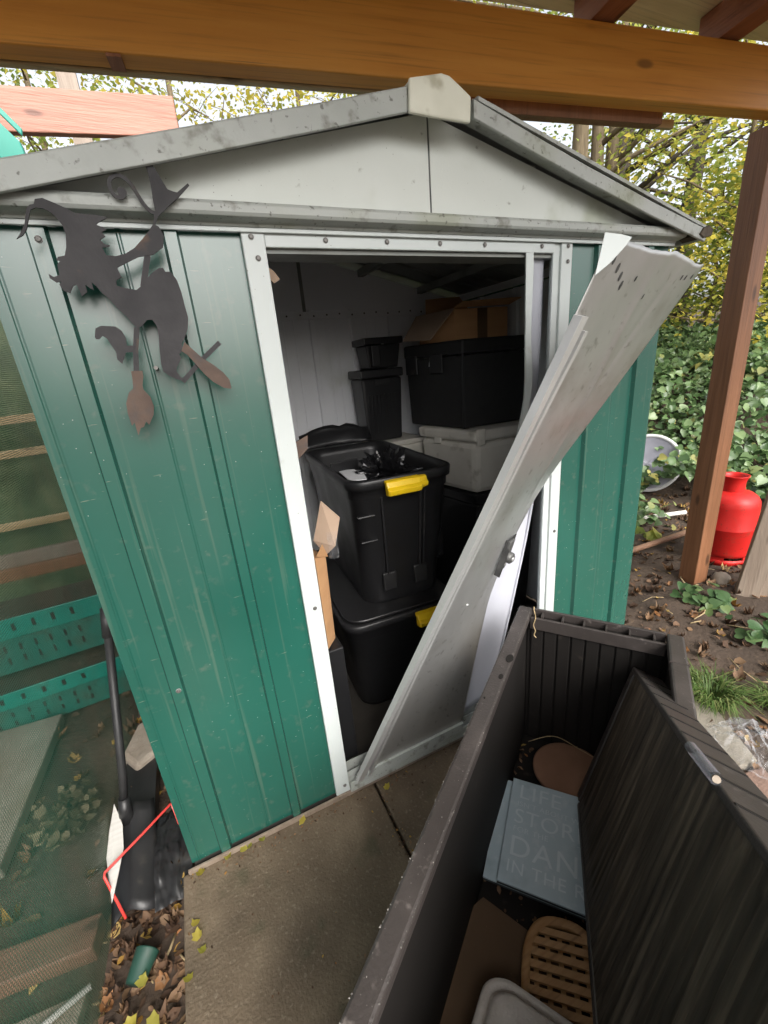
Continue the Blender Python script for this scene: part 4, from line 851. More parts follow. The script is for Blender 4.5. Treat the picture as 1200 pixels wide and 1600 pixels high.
# blue-grey boards with lettering
be = Vector((.657, -.754, 0)).normalized(); bdn = Vector((-.757, -.653, 0)).normalized()
def board(o, w, h, th, lab):
    t = thing('message_board', o, lab, 'board')
    build('board_face', MB().obox(o, be * w, bdn * h, Z_ * th), 'board', t, bevel=.0015)
    build('board_backing', MB().obox(o + Z_ * -.0065, be * w, bdn * h, Z_ * .006), 'boarddark', t)
    return t
def letters(t, o, txt, size, x, y, th):
    cu = bpy.data.curves.new('lettering', 'FONT'); cu.body = txt; cu.size = size; cu.extrude = .0002; cu.space_character = 1.1
    tmp = bpy.data.objects.new('tmp', cu); COL.objects.link(tmp)
    bpy.context.view_layer.update()
    me = bpy.data.meshes.new_from_object(tmp.evaluated_get(bpy.context.evaluated_depsgraph_get()))
    bpy.data.objects.remove(tmp); me.materials.clear(); me.materials.append(G['letter'])
    me.name = 'lettering'
    ob = bpy.data.objects.new('lettering', me); COL.objects.link(ob); ob.parent = t
    M3 = Matrix((be, -bdn, Z_)).transposed().to_4x4(); M3.translation = o + be * x + bdn * y + Z_ * (th + .0006) - wloc(t)
    ob.matrix_local = M3; return ob
o2 = Vector((.957, -.281, .066)) + be * -.022; tB2 = board(o2, .33, .300, .005, 'blue grey lettered board, lower one, peeping out at the left')
o1 = Vector((.962, -.283, .080)) + be * .010; tB1 = board(o1, .32, .305, .005, 'blue grey glass board lettered LIFE STORM DANCE in the deck box')
for txt, sz, x, y in (('LIFE', .066, .022, .062), ("ISN'T ABOUT WAITING", .022, .022, .088), ('STORM', .062, .018, .140), ('FOR THE          TO PASS', .022, .020, .165), ('DANCE', .078, .016, .232), ('IN THE RAIN', .044, .016, .275)):
    letters(tB1, o1, txt, sz, x, y, .005)
# other contents
tag(build('cork_disc', MB().lathe([(0, 0), (.108, 0), (.114, .003), (.114, .010), (.109, .013), (.085, .011), (.06, .012), (.0, .0115)], (1.155, -.345, .050), (.05, .03, 1), 48), 'cork'), 'round brown disc mat lying at the far end of the deck box', 'mat')
tag(build('hardboard_sheet', MB().prism([(.695, -.489, .046), (.506, -.505, .046), (.430, -.68, .046), (.62, -.86, .046), (.80, -.70, .046)], (0, 0, .004)), 'hardboard'), 'brown hardboard sheet on the deck box floor with stains', 'board')
tag(build('hardboard_sheet', MB().prism([(.50, -.54, .038), (.36, -.66, .038), (.48, -.80, .038), (.60, -.70, .038)], (0, 0, .004)), 'hardboard'), 'small brown hardboard offcut in the near corner of deck box', 'board')
crumple('crumpled_paper', (.618, -.463, .082), (.016, .040, .014), 'chalk', 'crumpled white paper scrap on the deck box floor', 'paper', 9, amp=.8, n=18)
# wooden trivet: stadium ring, slats over cross bars
tv = thing('wooden_trivet', (.735, -.705, .06), 'slotted round-ended wooden trivet lying beside the dropped lid', 'trivet')
tvc = Vector((.725, -.735, .066)); tex = Vector((.42, -.62, 0)).normalized(); tey = Vector((-.62, -.42, 0)).normalized()
tex, tey = Vector((.75, -.66, 0)).normalized(), Vector((-.66, -.75, 0)).normalized()
def stad(w, h, p=2.6, n=48):
    return [(w / 2 * math.copysign(abs(math.cos(a)) ** (2 / p), math.cos(a)), h / 2 * math.copysign(abs(math.sin(a)) ** (2 / p), math.sin(a))) for a in [2 * math.pi * k / n for k in range(n)]]
TW, TH = .19, .30
ou, iu = stad(TW, TH), stad(TW - .036, TH - .036)
def tpt(x, y, z): return tvc + tex * x + tey * y + Z_ * z
build('outer_ring', MB().loft([[tpt(x, y, z) for x, y in q] for q, z in ((iu, .0), (ou, .0), (ou, .012), ([(x * .99, y * .99) for x, y in ou], .014), ([(x * 1.01, y * 1.01) for x, y in iu], .014), (iu, .012), (iu, 0))]), 'trivet', tv)
def half(y):  # half-width inside the ring at y
    q = 1 - (abs(y) / ((TH - .036) / 2)) ** 2.6
    return (TW - .036) / 2 * max(q, 0) ** (1 / 2.6) + .006
ys = [-.116 + .0221 * k for k in range(11)]
for y in ys:
    wv = half(y) if abs(y) < .13 else 0
    if wv > .03: build('slat', MB().obox(tpt(-wv, y - .0068, .006), tex * 2 * wv, tey * .0136, Z_ * .0072), 'trivet', tv)
for x in (-.062, -.035, -.008, .019, .046, .070):
    h_ = .112; build('cross_bar', MB().obox(tpt(x - .005, -h_, .0), tex * .010, tey * 2 * h_, Z_ * .0058), 'trivet', tv)
# moulded pulp tray
py_ = thing('pulp_tray', (.62, -.79, .12), 'grey white moulded pulp tray at the near end of deck box', 'tray')
pc = (.575, -.795); PA = math.atan2(-.857, .515)
def wav(ring, amp, fr):
    c = sum(ring, Vector()) / len(ring); return [c + (p - c) * (1 + amp * math.cos(fr * math.atan2(p.y - c.y, p.x - c.x))) for p in ring]
lv = [(.17, .15, .042), (.235, .215, .100), (.245, .225, .105), (.255, .235, .108), (.250, .230, .114), (.228, .208, .114), (.222, .202, .104), (.212, .192, .104), (.204, .184, .128), (.190, .170, .131), (.150, .130, .130), (.140, .120, .126), (.09, .07, .126), (.085, .065, .123), (.01, .01, .123)]
build('tray_shell', MB().loft([wav(rrect(pc[0], pc[1], a, b, min(a, b) * .22, z + .01, PA, 8), .018 if a > .2 else 0, 8) for a, b, z in lv], False, True), 'pulp', py_)
# dry root dangling at the far rim corner
rp = [bx(.02, .05, .575), bx(.03, .052, .57), bx(.045, .060, .55), bx(.05, .055, .525), bx(.05, .062, .505), bx(.052, .058, .49), bx(.054, .066, .482)]
tag(build('dry_root', MB().tube([curve(rp, k / 20) for k in range(21)], .0018, 6), 'straw'), 'thin dry root dangling inside the far deck box corner', 'root')
rp = [bx(.10, .06, .08), bx(.09, .14, .13), bx(.08, .22, .10), bx(.07, .30, .06)]
tag(build('dry_stalk', MB().tube([curve(rp, k / 16) for k in range(17)], .0014, 5), 'straw'), 'pale dry stalk arching across the deck box floor', 'stalk')

# ================================================================== LEFT SIDE: netting, crates, clutter
net = MB().grid(lambda u, v: Vector((-.245 + .018 * fb(u * 4, v * 3, 0, 1.3) - .02 * v + .015 * (1 - v) ** 4, -1.2 + 2.9 * u, -.06 + 1.85 * v)), 60, 40)
tag(build('garden_netting', net, 'net', base=(-.245, 0, -.05)), 'fine green garden netting hung left of the shed', 'netting')
tag(build('netting_pole', MB().tube([(-.30, 1.62, -.1), (-.29, 1.62, 1.85)], .014, 8), 'greywood'), 'thin weathered pole holding up the green netting', 'pole')
def stack_crate(c, w, d, z0, z1, lab, ang):
    t = thing('plastic_crate', (c[0], c[1], z0), lab, 'crate')
    ca_, sa = math.cos(ang), math.sin(ang); ex, ey = Vector((ca_, sa, 0)), Vector((-sa, ca_, 0)); o = Vector((c[0], c[1], 0)) - ex * w / 2 - ey * d / 2
    h = z1 - z0; rb = min(.10, h * .38)
    for nm, oo, e1, e2, ln_ in (('front_wall', o, ex, ey, w), ('back_wall', o + ey * (d - .006), ex, ey, w)):
        build(nm, MB().obox(oo + Z_ * z0, e1 * ln_, e2 * .006, Z_ * (h - rb)), 'tealdark', t)
    for oo in (o + ey * .0065, o + ex * (w - .006) + ey * .0065): build('side_wall', MB().obox(oo + Z_ * z0, ex * .006, ey * (d - .013), Z_ * (h - rb)), 'tealdark', t)
    # pale rim band with slots
    rim = build('rim_band', MB().obox(o - ex * .008 - ey * .010 + Z_ * (z1 - rb), ex * (w + .016), ey * .008, Z_ * rb), 'teal', t, bevel=.003)
    build('soil_fill', MB().obox(o + ex * .008 + ey * .008 + Z_ * (z0 + .01), ex * (w - .016), ey * (d - .016), Z_ * (h - rb * .7)), 'dirt', t)
    for k in range(7): build('slot_hole', MB().obox(o + ex * (.04 + .075 * k) - ey * .0112 + Z_ * (z1 - rb * .62), ex * .014, ey * .0006, Z_ * rb * .36), 'blackdirty', rim)
    for k in range(9):
        for j in range(2): build('vent_hole', MB().obox(o + ex * (.03 + .058 * k) - ey * .0008 + Z_ * (z0 + (h - rb) * (.25 + .36 * j)), ex * .010, ey * .0005, Z_ * (h - rb) * .2), 'blackdirty', t)
    build('crate_base', MB().obox(o + ex * .0065 + ey * .0065 + Z_ * (z0 + .001), ex * (w - .013), ey * (d - .013), Z_ * .006), 'tealdark', t)
stack_crate((-.60, 1.24), .66, .40, -.05, .155, 'green plastic crate standing on the ground behind netting', R_(4))
stack_crate((-.60, 1.40), .66, .40, .158, .43, 'green slotted plastic crate on top of the other behind netting', R_(4))
tag(build('timber_plank', MB().obox((-1.1, 1.70, .44), (.85, .03, 0), (0, .04, 0), (0, 0, .13)), 'greywood', bevel=.005), 'weathered grey plank stacked behind the green crates', 'plank')
tag(build('timber_plank', MB().obox((-.95, 1.69, .435), (.62, .02, 0), (0, -.03, 0), (0, 0, .07)), 'post', bevel=.005), 'short brown plank lying on the upper green crate', 'plank')
fr = thing('batten_trellis', (-.8, 2.0, -.05), 'pale batten trellis standing behind the netting', 'trellis')
for z in (1.03, 1.215, .62): build('batten', MB().obox((-1.6, 2.0, z), (1.35, .0, .02), (0, .025, 0), (0, 0, .045)), 'pine', fr, bevel=.003)
for x in (-1.5, -.35): build('upright', MB().obox((x, 2.026, -.06), (.045, 0, 0), (0, .03, 0), (0, 0, 1.75)), 'greywood', fr, bevel=.003)
tag(build('hedge_sheet', MB().grid(lambda u, v: Vector((-2.2 + 2.0 * u, 2.12 + .03 * fb(u * 4, v * 4), -.06 + 1.9 * v)), 10, 10), 'windbreak'), 'dull green windbreak sheet behind the batten trellis', 'windbreak')
tag(build('concrete_slab', MB().prism([(-.82, 1.02, -.06), (-.53, 1.0, -.06), (-.56, .30, -.06), (-.95, .28, -.06)], (0, 0, .05)), 'palestone', bevel=.006), 'pale concrete slab lying behind the green netting', 'slab')
tag(build('salmon_plank', MB().obox((-.90, .09, -.062), (.66, -.085, 0), (-.012, -.085, 0), (0, 0, .055)), 'pinkshade', bevel=.005), 'salmon stained plank on the ground under the netting', 'plank')
tag(build('grey_plank', MB().obox((-.80, -.10, -.066), (.54, -.05, 0), (-.012, -.06, 0), (0, 0, .03)), 'greywood', bevel=.004), 'weathered grey plank nearest the camera under netting', 'plank')
tag(build('white_bar', MB().tube([(-.55, -.25, -.02), (-.25, -.15, -.03)], .008, 8), 'shard'), 'thin white plastic bar low under the netting', 'bar')
# dead plant behind net
n_ = 220; P = np.c_[rng.normal(-.40, .045, n_), rng.normal(.40, .05, n_), -.03 + np.abs(rng.normal(0, .03, n_))]
tag(leafobj('withered_plant', P, np.c_[rng.normal(0, .6, n_), rng.normal(0, .6, n_), np.ones(n_)], rng.uniform(.018, .045, n_), 'dryweed', shape='maple', base=(-.42, .42, -.05)), 'pale withered cabbage-like plant behind the netting', 'plant')
# shovel
sh = thing('shovel', (-.17, .2, -.04), 'black shovel with long black shaft leaning beside the shed', 'shovel')
build('shaft', MB().tube([(-.098, .40, .68), (-.160, .245, .20), (-.183, .235, .085)], [.0125, .0125, .013], 12), 'rubber', sh)
build('grip', MB().tube([(-.094, .41, .71), (-.106, .382, .62)], .0165, 12), 'rubber', sh)
build('socket', MB().tube([(-.176, .237, .12), (-.186, .22, .04)], [.017, .022], 12), 'blackdirty', sh)
bl = [[Vector((lerp(-.228, -.105, u), lerp(.255, -.02, v) + .01 * math.sin(u * 6), lerp(.055, -.045, v ** .8) + .018 * math.sin(math.pi * u) - .03 * abs(u - .5) * v)) for u in [k / 10 for k in range(11)]] for v in [k / 10 for k in range(11)]]
build('blade', MB().loft(bl, closed=False), 'blackdirty', sh, solid=.004)
tray = thing('black_tray', (-.13, .42, -.04), 'dusty black plastic sheet behind the shovel blade', 'plastic sheet')
build('tray_plate', MB().prism([(-.225, .30, -.012), (-.118, .27, -.008), (-.116, .52, -.004), (-.225, .56, -.008)], (0, 0, .004)), 'blackdirty', tray)
build('tray_edge', MB().obox((-.117, .265, -.04), (.004, 0, 0), (.0, .26, 0), (0, 0, .05)), 'blackdirty', tray)
tag(build('black_sack', MB().grid(lambda u, v: Vector((-.112 + .105 * u + .008 * fb(u * 2, v * 2, 5), .25 - .30 * v, -.040 + .035 * math.sin(math.pi * v) * (1 - u * .5) + .016 * abs(fb(u, v * 2, 2, 2.6, 4)))), 26, 34), 'blackdirty'), 'crumpled black plastic between shovel and shed corner', 'plastic sack')
shp = [(-.220, .270, .075), (-.192, .19, .06), (-.186, .12, .045), (-.196, .06, .03), (-.208, -.01, .02), (-.222, .06, .028), (-.232, .12, .04), (-.228, .19, .06)]
tag(build('white_shard', MB().prism(shp, (.002, .001, .003)), 'shard'), 'white leaf-shaped plastic shard beside the shovel blade', 'plastic shard')
tag(build('red_strip', MB().tube([(-.187, -.024, -.04), (-.225, .050, .055), (-.222, .056, .062), (-.13, .122, .066), (-.050, .187, .066), (-.045, .187, .064), (-.026, .112, .055)], .0042, 6), 'redplastic'), 'bent red plastic strip lying across the shovel blade', 'plastic strip')
tag(build('stone_block', MB().prism([(-.245, .55, -.05), (-.19, .46, -.05), (-.12, .50, -.05), (-.15, .70, -.05), (-.20, .70, -.05)], (.01, .0, .075)), 'stone', bevel=.014), 'beige stone block wedged beside the shed wall', 'stone')
tag(build('plastic_cup', MB().lathe([(.0, 0), (.022, 0), (.029, .060), (.031, .063), (.027, .063), (.021, .008)], (-.150, -.200, -.030), (.45, .85, .15), 20), 'cup'), 'dark green plant pot lying in the leaf litter', 'plant pot')

# behind the shed on the left
tag(build('salmon_board', MB().obox((-.75, 1.52, 2.36), (1.285, .03, .10), (-.01, .04, 0), (0, 0, .155)), 'pink', bevel=.004), 'wide salmon stained board end above the shed roof', 'board')
tl_ = thing('teal_trough', (-.2, 1.35, 1.9), 'teal plastic edge at the far top left above the roof', 'trough')
build('trough_side', MB().obox((-.42, 1.34, 2.72), (.34, 0, -.42), (0, .05, 0), (.02, 0, -.18)), 'teal', tl_, bevel=.004)
build('trough_lip', MB().obox((-.405, 1.325, 2.735), (.34, 0, -.42), (0, .014, 0), (.006, 0, .022)), 'teal', tl_, bevel=.003)
sr = thing('lean_to', (-.4, 2.1, -.05), 'mossy grey lean-to roof edge behind the salmon board', 'lean-to')
build('roof_sheet', MB().obox((-1.4, 2.05, 3.06), (1.62, .0, -.08), (0, .5, .2), (0, 0, .02)), 'greywood', sr)
build('post', MB().obox((.05, 2.10, -.06), (.09, 0, 0), (0, .09, 0), (0, 0, 3.04)), 'greywood', sr); build('post', MB().obox((-1.3, 2.10, -.06), (.09, 0, 0), (0, .09, 0), (0, 0, 3.1)), 'greywood', sr)

# ================================================================== RIGHT SIDE
gc = thing('gas_cylinder', (3.28, .36, -.045), 'red gas cylinder standing behind the brown timber post', 'gas cylinder')
gcz = -.05
build('cylinder_body', MB().lathe([(.03, .050), (.13, .052), (.148, .065), (.153, .085), (.153, .238), (.1545, .241), (.1545, .246), (.153, .249), (.153, .385), (.149, .415), (.136, .440), (.112, .460), (.080, .472), (.05, .476)], (3.30, .36, gcz), n=44), 'red', gc)
build('foot_ring', MB().lathe([(.138, .0), (.142, 0), (.142, .040), (.135, .040), (.135, .0)], (3.30, .36, gcz), n=40), 'red', gc)
for k in range(5):
    a = R_(72 * k + 200); c = Vector((3.30, .36, gcz)) + Vector((math.cos(a), math.sin(a), 0)) * .1385; tt = Vector((-math.sin(a), math.cos(a), 0))
    build('foot_bracket', MB().obox(c - tt * .035 + Z_ * .039 - Vector((math.cos(a), math.sin(a), 0)) * .004, tt * .07, Vector((math.cos(a), math.sin(a), 0)) * .006, Z_ * .026), 'red', gc)
build('collar', MB().lathe([(.062, .462), (.060, .52), (.063, .545), (.072, .566), (.075, .572), (.071, .574), (.064, .566), (.057, .545), (.055, .52), (.057, .464)], (3.30, .36, gcz), n=36), 'red', gc)
build('valve', MB().lathe([(.018, .47), (.018, .53), (.010, .535), (.010, .55), (0, .55)], (3.30, .36, gcz), n=14), 'galv', gc)

dh = thing('satellite_dish', (4.05, 1.42, -.04), 'grey round dish leaning in the ivy beside the shed', 'dish')
dc = Vector((4.12, 1.46, .27)); dax = Vector((-.80, -.50, .30)).normalized()
build('dish_face', MB().lathe([(.0, -.055), (.06, -.052), (.13, -.040), (.20, -.018), (.235, -.002), (.245, .0)], dc, dax, 48), 'dish', dh, solid=.002)
build('dish_rim', MB().lathe([(.240, -.003), (.243, .008), (.268, .008), (.272, .0), (.270, -.03), (.262, -.03), (.262, -.004)], dc, dax, 48), 'dishrim', dh)
build('dish_bracket', MB().obox(dc - dax * .06 - Vector((.0, .0, .25)), (.02, .0, 0), (0, .03, 0), (0.0, 0, .2)), 'galv', dh)
tag(build('stone_lump', MB().lathe([(0, 0), (.04, .0), (.055, .03), (.04, .07), (.0, .085)], (2.96, .17, -.06), n=7), 'stone', bevel=.01), 'pale stone propped at the foot of the brown post', 'stone')
gp = thing('fence_post', (2.93, .02, -.05), 'weathered grey board leaning beside the red gas cylinder', 'fence post')
build('post_board', MB().obox((2.885, .055, -.06), (.07, -.085, 0), (.03, .025, 0), (.075, -.055, .95)), 'greywood', gp, bevel=.004)
build('post_board', MB().obox((2.985, -.015, -.06), (.06, -.07, 0), (.03, .025, 0), (.07, -.05, .85)), 'greywood', gp, bevel=.004)
tag(build('drain_pipe', MB().tube([(2.05, .75, -.035), (2.90, .705, -.02), (3.50, .665, -.005)], .02, 12), 'pipe'), 'tan plastic pipe lying on the leafy ground', 'pipe')
tag(build('white_pipe', MB().tube([(3.35, 1.10, -.02), (3.85, .92, -.01)], .017, 10), 'shard'), 'short pale pipe at the foot of the ivy', 'pipe')
tag(build('edging_slab', MB().prism([(1.66, -.40, -.07), (1.90, -.22, -.07), (1.955, -.31, -.07), (1.79, -.575, -.07), (1.60, -.545, -.07)], (0, 0, .045)), 'palestone', bevel=.006), 'pale paving slab beside the far corner of deck box', 'slab')
tag(build('edging_brick', MB().prism([(1.595, -.560, -.07), (1.785, -.588, -.07), (1.70, -.75, -.07), (1.45, -.72, -.07)], (0, 0, .04)), 'brickred', bevel=.006), 'reddish brown slab next to the pale paving slab', 'slab')
tag(build('timber_sleeper', MB().prism([(1.44, -.735, -.07), (1.70, -.765, -.07), (1.58, -1.02, -.07), (1.20, -.95, -.07)], (0, 0, .07)), 'greywood', bevel=.006), 'weathered timber plank at the right edge beside the lid', 'plank')
flm = MB().grid(lambda u, v: Vector((1.70 + .20 * u + .03 * fb(u * 5, v * 5, 3), -.66 + .24 * v - .02 * u + .02 * fb(u * 6, v * 6, 8), -.015 + .05 * abs(fb(u, v, 1, 4.5, 5)) + .05 * math.sin(math.pi * u) * math.sin(math.pi * v))), 26, 26, False)
tag(build('plastic_film', flm, 'film'), 'crumpled clear plastic film on the ground at right edge', 'plastic film')

# ------------------------------------------------------------------ low plants
def clump(name, c, n, spread, size, mater, lab, cat, shape='heart', hgt=.06):
    t = thing(name, c, lab, cat)
    P = np.c_[rng.normal(c[0], spread, n), rng.normal(c[1], spread, n), c[2] + .01 + np.abs(rng.normal(hgt * .6, hgt * .4, n))]
    Nn = np.c_[(P[:, 0] - c[0]) * 4 + rng.normal(-.25, .3, n), (P[:, 1] - c[1]) * 4 + rng.normal(-.25, .3, n), np.ones(n)]
    leafobj('foliage', P, Nn, rng.uniform(size * .6, size * 1.2, n), mater, t, shape)
    mb = MB()
    for q in P[::3]: mb.tube([(c[0], c[1], c[2] - .01), ((c[0] + q[0]) / 2, (c[1] + q[1]) / 2, (c[2] + q[2]) / 2 + .02), tuple(q)], .002, 5, False)
    build('stem', mb, 'weed', t)
clump('leafy_weed', (2.66, .07, -.05), 44, .055, .06, 'weed', 'dark green weed in front of the brown timber post', 'weed', hgt=.07)
clump('leafy_weed', (2.55, -.26, -.05), 30, .05, .055, 'weed', 'dark green weed at the right edge near grey boards', 'weed', hgt=.07)
clump('leafy_weed', (3.45, 1.10, -.05), 130, .12, .075, 'ivy', 'bushy green plant in front of the grey dish', 'weed', hgt=.16)
clump('pale_weed', (3.25, .82, -.05), 7, .06, .16, 'greenleaf', 'pale large-leaved plant flat on the ground by pipe', 'weed', 'oval', .02)
clump('leafy_weed', (1.88, -.16, -.05), 9, .03, .05, 'weed', 'small weed at the far corner of the deck box', 'weed', hgt=.03)
def tuft(c, n, lab, r=.11, h=.13):
    mb = MB()
    for k in range(n):
        a = random.uniform(0, 6.28); q = random.random() ** .6 * r; b = Vector((c[0] + math.cos(a) * q * .6, c[1] + math.sin(a) * q * .6, c[2])); a2 = a + random.gauss(0, .7)
        ln_ = h * random.uniform(.5, 1.2); d = Vector((math.cos(a2), math.sin(a2), 0)); s_ = Vector((-d.y, d.x, 0)) * .0022
        p1 = b + d * ln_ * .3 + Z_ * ln_ * .55; p2 = b + d * ln_ * .9 + Z_ * ln_ * random.uniform(.2, .7)
        mb.add([b - s_, b + s_, p1 + s_, p1 - s_, p2], [(0, 1, 2, 3), (3, 2, 4)])
    tag(build('grass_tuft', mb, 'grassm'), lab, 'grass')
tuft((1.96, -.33, -.05), 420, 'bright green grass tuft behind the pale paving slab')
tuft((2.14, -.47, -.05), 200, 'small grass tuft at the right edge of the picture', .08, .09)

# ------------------------------------------------------------------ leaf litter and twigs
def scatter(n, xr, yr, zoff=.006, sz=(.025, .06)):
    x = rng.uniform(*xr, n); y = rng.uniform(*yr, n); z = np.array([ground_h(a, b) for a, b in zip(x, y)]) + rng.uniform(.002, zoff * 2, n)
    return np.c_[x, y, z], np.c_[rng.normal(0, .35, n), rng.normal(0, .35, n), np.ones(n)], rng.uniform(*sz, n)
sets = [scatter(2600, (1.95, 4.4), (-.9, 1.9), .006, (.015, .055)), scatter(480, (-.24, -.035), (-.75, .1), .012, (.015, .042)), scatter(160, (-.24, -.01), (.1, 1.2), .012, (.02, .05)), scatter(300, (-1.2, -.26), (-.6, 1.2), .008, (.02, .05)), scatter(60, (1.55, 2.0), (-.7, -.1), .02, (.02, .045))]
for shp_, fr_ in (('oval', .75), ('maple', .3)):
    PP, NN, SS = [], [], []
    for P, N2, S2 in sets:
        k = rng.random(len(P)) < fr_; PP.append(P[k]); NN.append(N2[k]); SS.append(S2[k] * (1.15 if shp_ == 'maple' else 1))
    o = leafobj('leaf_litter', np.concatenate(PP), np.concatenate(NN), np.concatenate(SS), 'litter', None, shp_, curl=5.0); tag(o, 'brown and yellow fallen leaves scattered over the soil' if shp_ == 'oval' else 'curled lobed autumn leaves scattered over the soil', 'leaves', kind='stuff')
# a few leaves along the shed base and on the slab
LP_ = [(.02, -.035), (.10, -.03), (.145, -.028), (.165, -.030), (.20, -.027), (.005, -.19), (.015, -.23), (.0, -.16), (-.02, -.27), (.33, -.03), (.62, -.06)]
P = np.array([(x, y, .004) for x, y in LP_]); tag(leafobj('fallen_leaves', P, np.c_[rng.normal(0, .2, len(P)), rng.normal(0, .2, len(P)), np.ones(len(P))], rng.uniform(.018, .032, len(P)), 'yellowleaf', None, 'maple'), 'small yellow leaves on the slab along the shed base', 'leaves', kind='stuff')
P = np.array([(-.15, -.28, -.02), (-.13, -.21, -.015), (-.10, -.30, -.015), (-.12, -.36, -.015)]); tag(leafobj('fallen_leaves', P, np.array([(.1, -.2, 1.)] * 4), np.array([.036, .03, .034, .04]), 'yellowleaf', None, 'maple'), 'bright yellow lobed leaves on the litter near the slab edge', 'leaves', kind='stuff')
mb = MB()
for k in range(70):
    x, y = (random.uniform(1.9, 3.2), random.uniform(-.8, .6)) if k < 40 else (random.uniform(-.24, -.03), random.uniform(-.7, .0))
    a = random.uniform(0, 6.28); l = random.uniform(.04, .18 if k < 40 else .08); z = ground_h(x, y) + .012
    mb.tube([(x, y, z), (x + math.cos(a) * l * .5, y + math.sin(a) * l * .5, z + .008), (x + math.cos(a + .2) * l, y + math.sin(a + .2) * l, z)], random.uniform(.0012, .0035), 5)
tag(build('twigs', mb, 'straw', base=(0, 0, 0)), 'thin dry twigs and straw scattered over the soil', 'twigs', kind='stuff')

n_ = 420; a_ = rng.uniform(.05, 1.15, n_); q_ = rng.beta(.7, .7, n_) * .38 + .04
P = np.array([tuple(bx(a, q, .040 + random.random() * .006)) for a, q in zip(a_, q_)])
tag(leafobj('box_debris', P, np.c_[rng.normal(0, .5, n_), rng.normal(0, .5, n_), np.ones(n_)], rng.uniform(.006, .022, n_), 'litter', None, 'oval', curl=5), 'brown leaf crumbs littering the deck box floor', 'debris', kind='stuff')
n_ = 500; x_ = np.where(rng.random(n_) < .5, rng.normal(.59, .012, n_), rng.uniform(-.02, 1.1, n_)); y_ = np.where(np.abs(x_ - .59) < .04, rng.uniform(-.95, -.02, n_), -.02 - np.abs(rng.normal(0, .03, n_)))
k_ = rng.random(n_) < .25; x_[k_] = rng.uniform(-.02, .9, k_.sum()); y_[k_] = rng.uniform(-1.0, -.03, k_.sum())
P = np.c_[x_, y_, np.full(n_, -.002)]
tag(leafobj('slab_debris', P, np.c_[rng.normal(0, .4, n_), rng.normal(0, .4, n_), np.ones(n_)], rng.uniform(.003, .011, n_), 'litter', None, 'oval', curl=5), 'fine leaf crumbs along the paving joint and shed base', 'debris', kind='stuff')

n_ = 520; a_ = rng.uniform(0, 1.2, n_); e_ = rng.integers(0, 4, n_)
q_ = np.where(e_ == 0, .0405, np.where(e_ == 1, .0015, np.where(e_ == 2, rng.uniform(.002, .04, n_), BW - rng.uniform(.001, .041, n_)))) + rng.normal(0, .0006, n_)
P = np.array([tuple(bx(a, min(max(q, .0012), BW - .0012), BH + .0006)) for a, q in zip(a_, q_)])
tag(leafobj('dust_flecks', P, np.c_[rng.normal(0, .15, n_), rng.normal(0, .15, n_), np.ones(n_)], rng.uniform(.0012, .0036, n_) * np.where(e_ < 2, 1.1, .8), 'fleck', None, 'oval', curl=1), 'pale dust flecks and chips along the deck box rim', 'dust', kind='stuff')

# ------------------------------------------------------------------ ivy bank
n_ = 36000; s_ = rng.uniform(3.95, 8.5, n_); lat = rng.uniform(-3.2, 4.2, n_)
x = CX + .85 * s_ - .53 * lat; y = CY + .53 * s_ + .85 * lat
ok = (x > 2.15) & ~((y < 1.6) & (s_ < 4.3)) & (rng.random(n_) < np.clip((s_ - 3.9) * 1.6, 0, 1))
x, y, s_ = x[ok], y[ok], s_[ok]
z = np.array([ground_h(a, b) for a, b in zip(x, y)]) + np.abs(rng.normal(.06, .09, len(x))) + .25 * np.array([max(0, fb(a, b, 4, 1.1)) for a, b in zip(x, y)])
Nn = np.c_[rng.normal(-.45, .6, len(x)), rng.normal(-.3, .6, len(x)), np.ones(len(x)) * .8]
tag(leafobj('ivy_cover', np.c_[x, y, z], Nn, rng.uniform(.025, .095, len(x)), 'ivy', None, 'heart'), 'dense green ivy covering the bank behind the shed', 'ivy', kind='stuff')

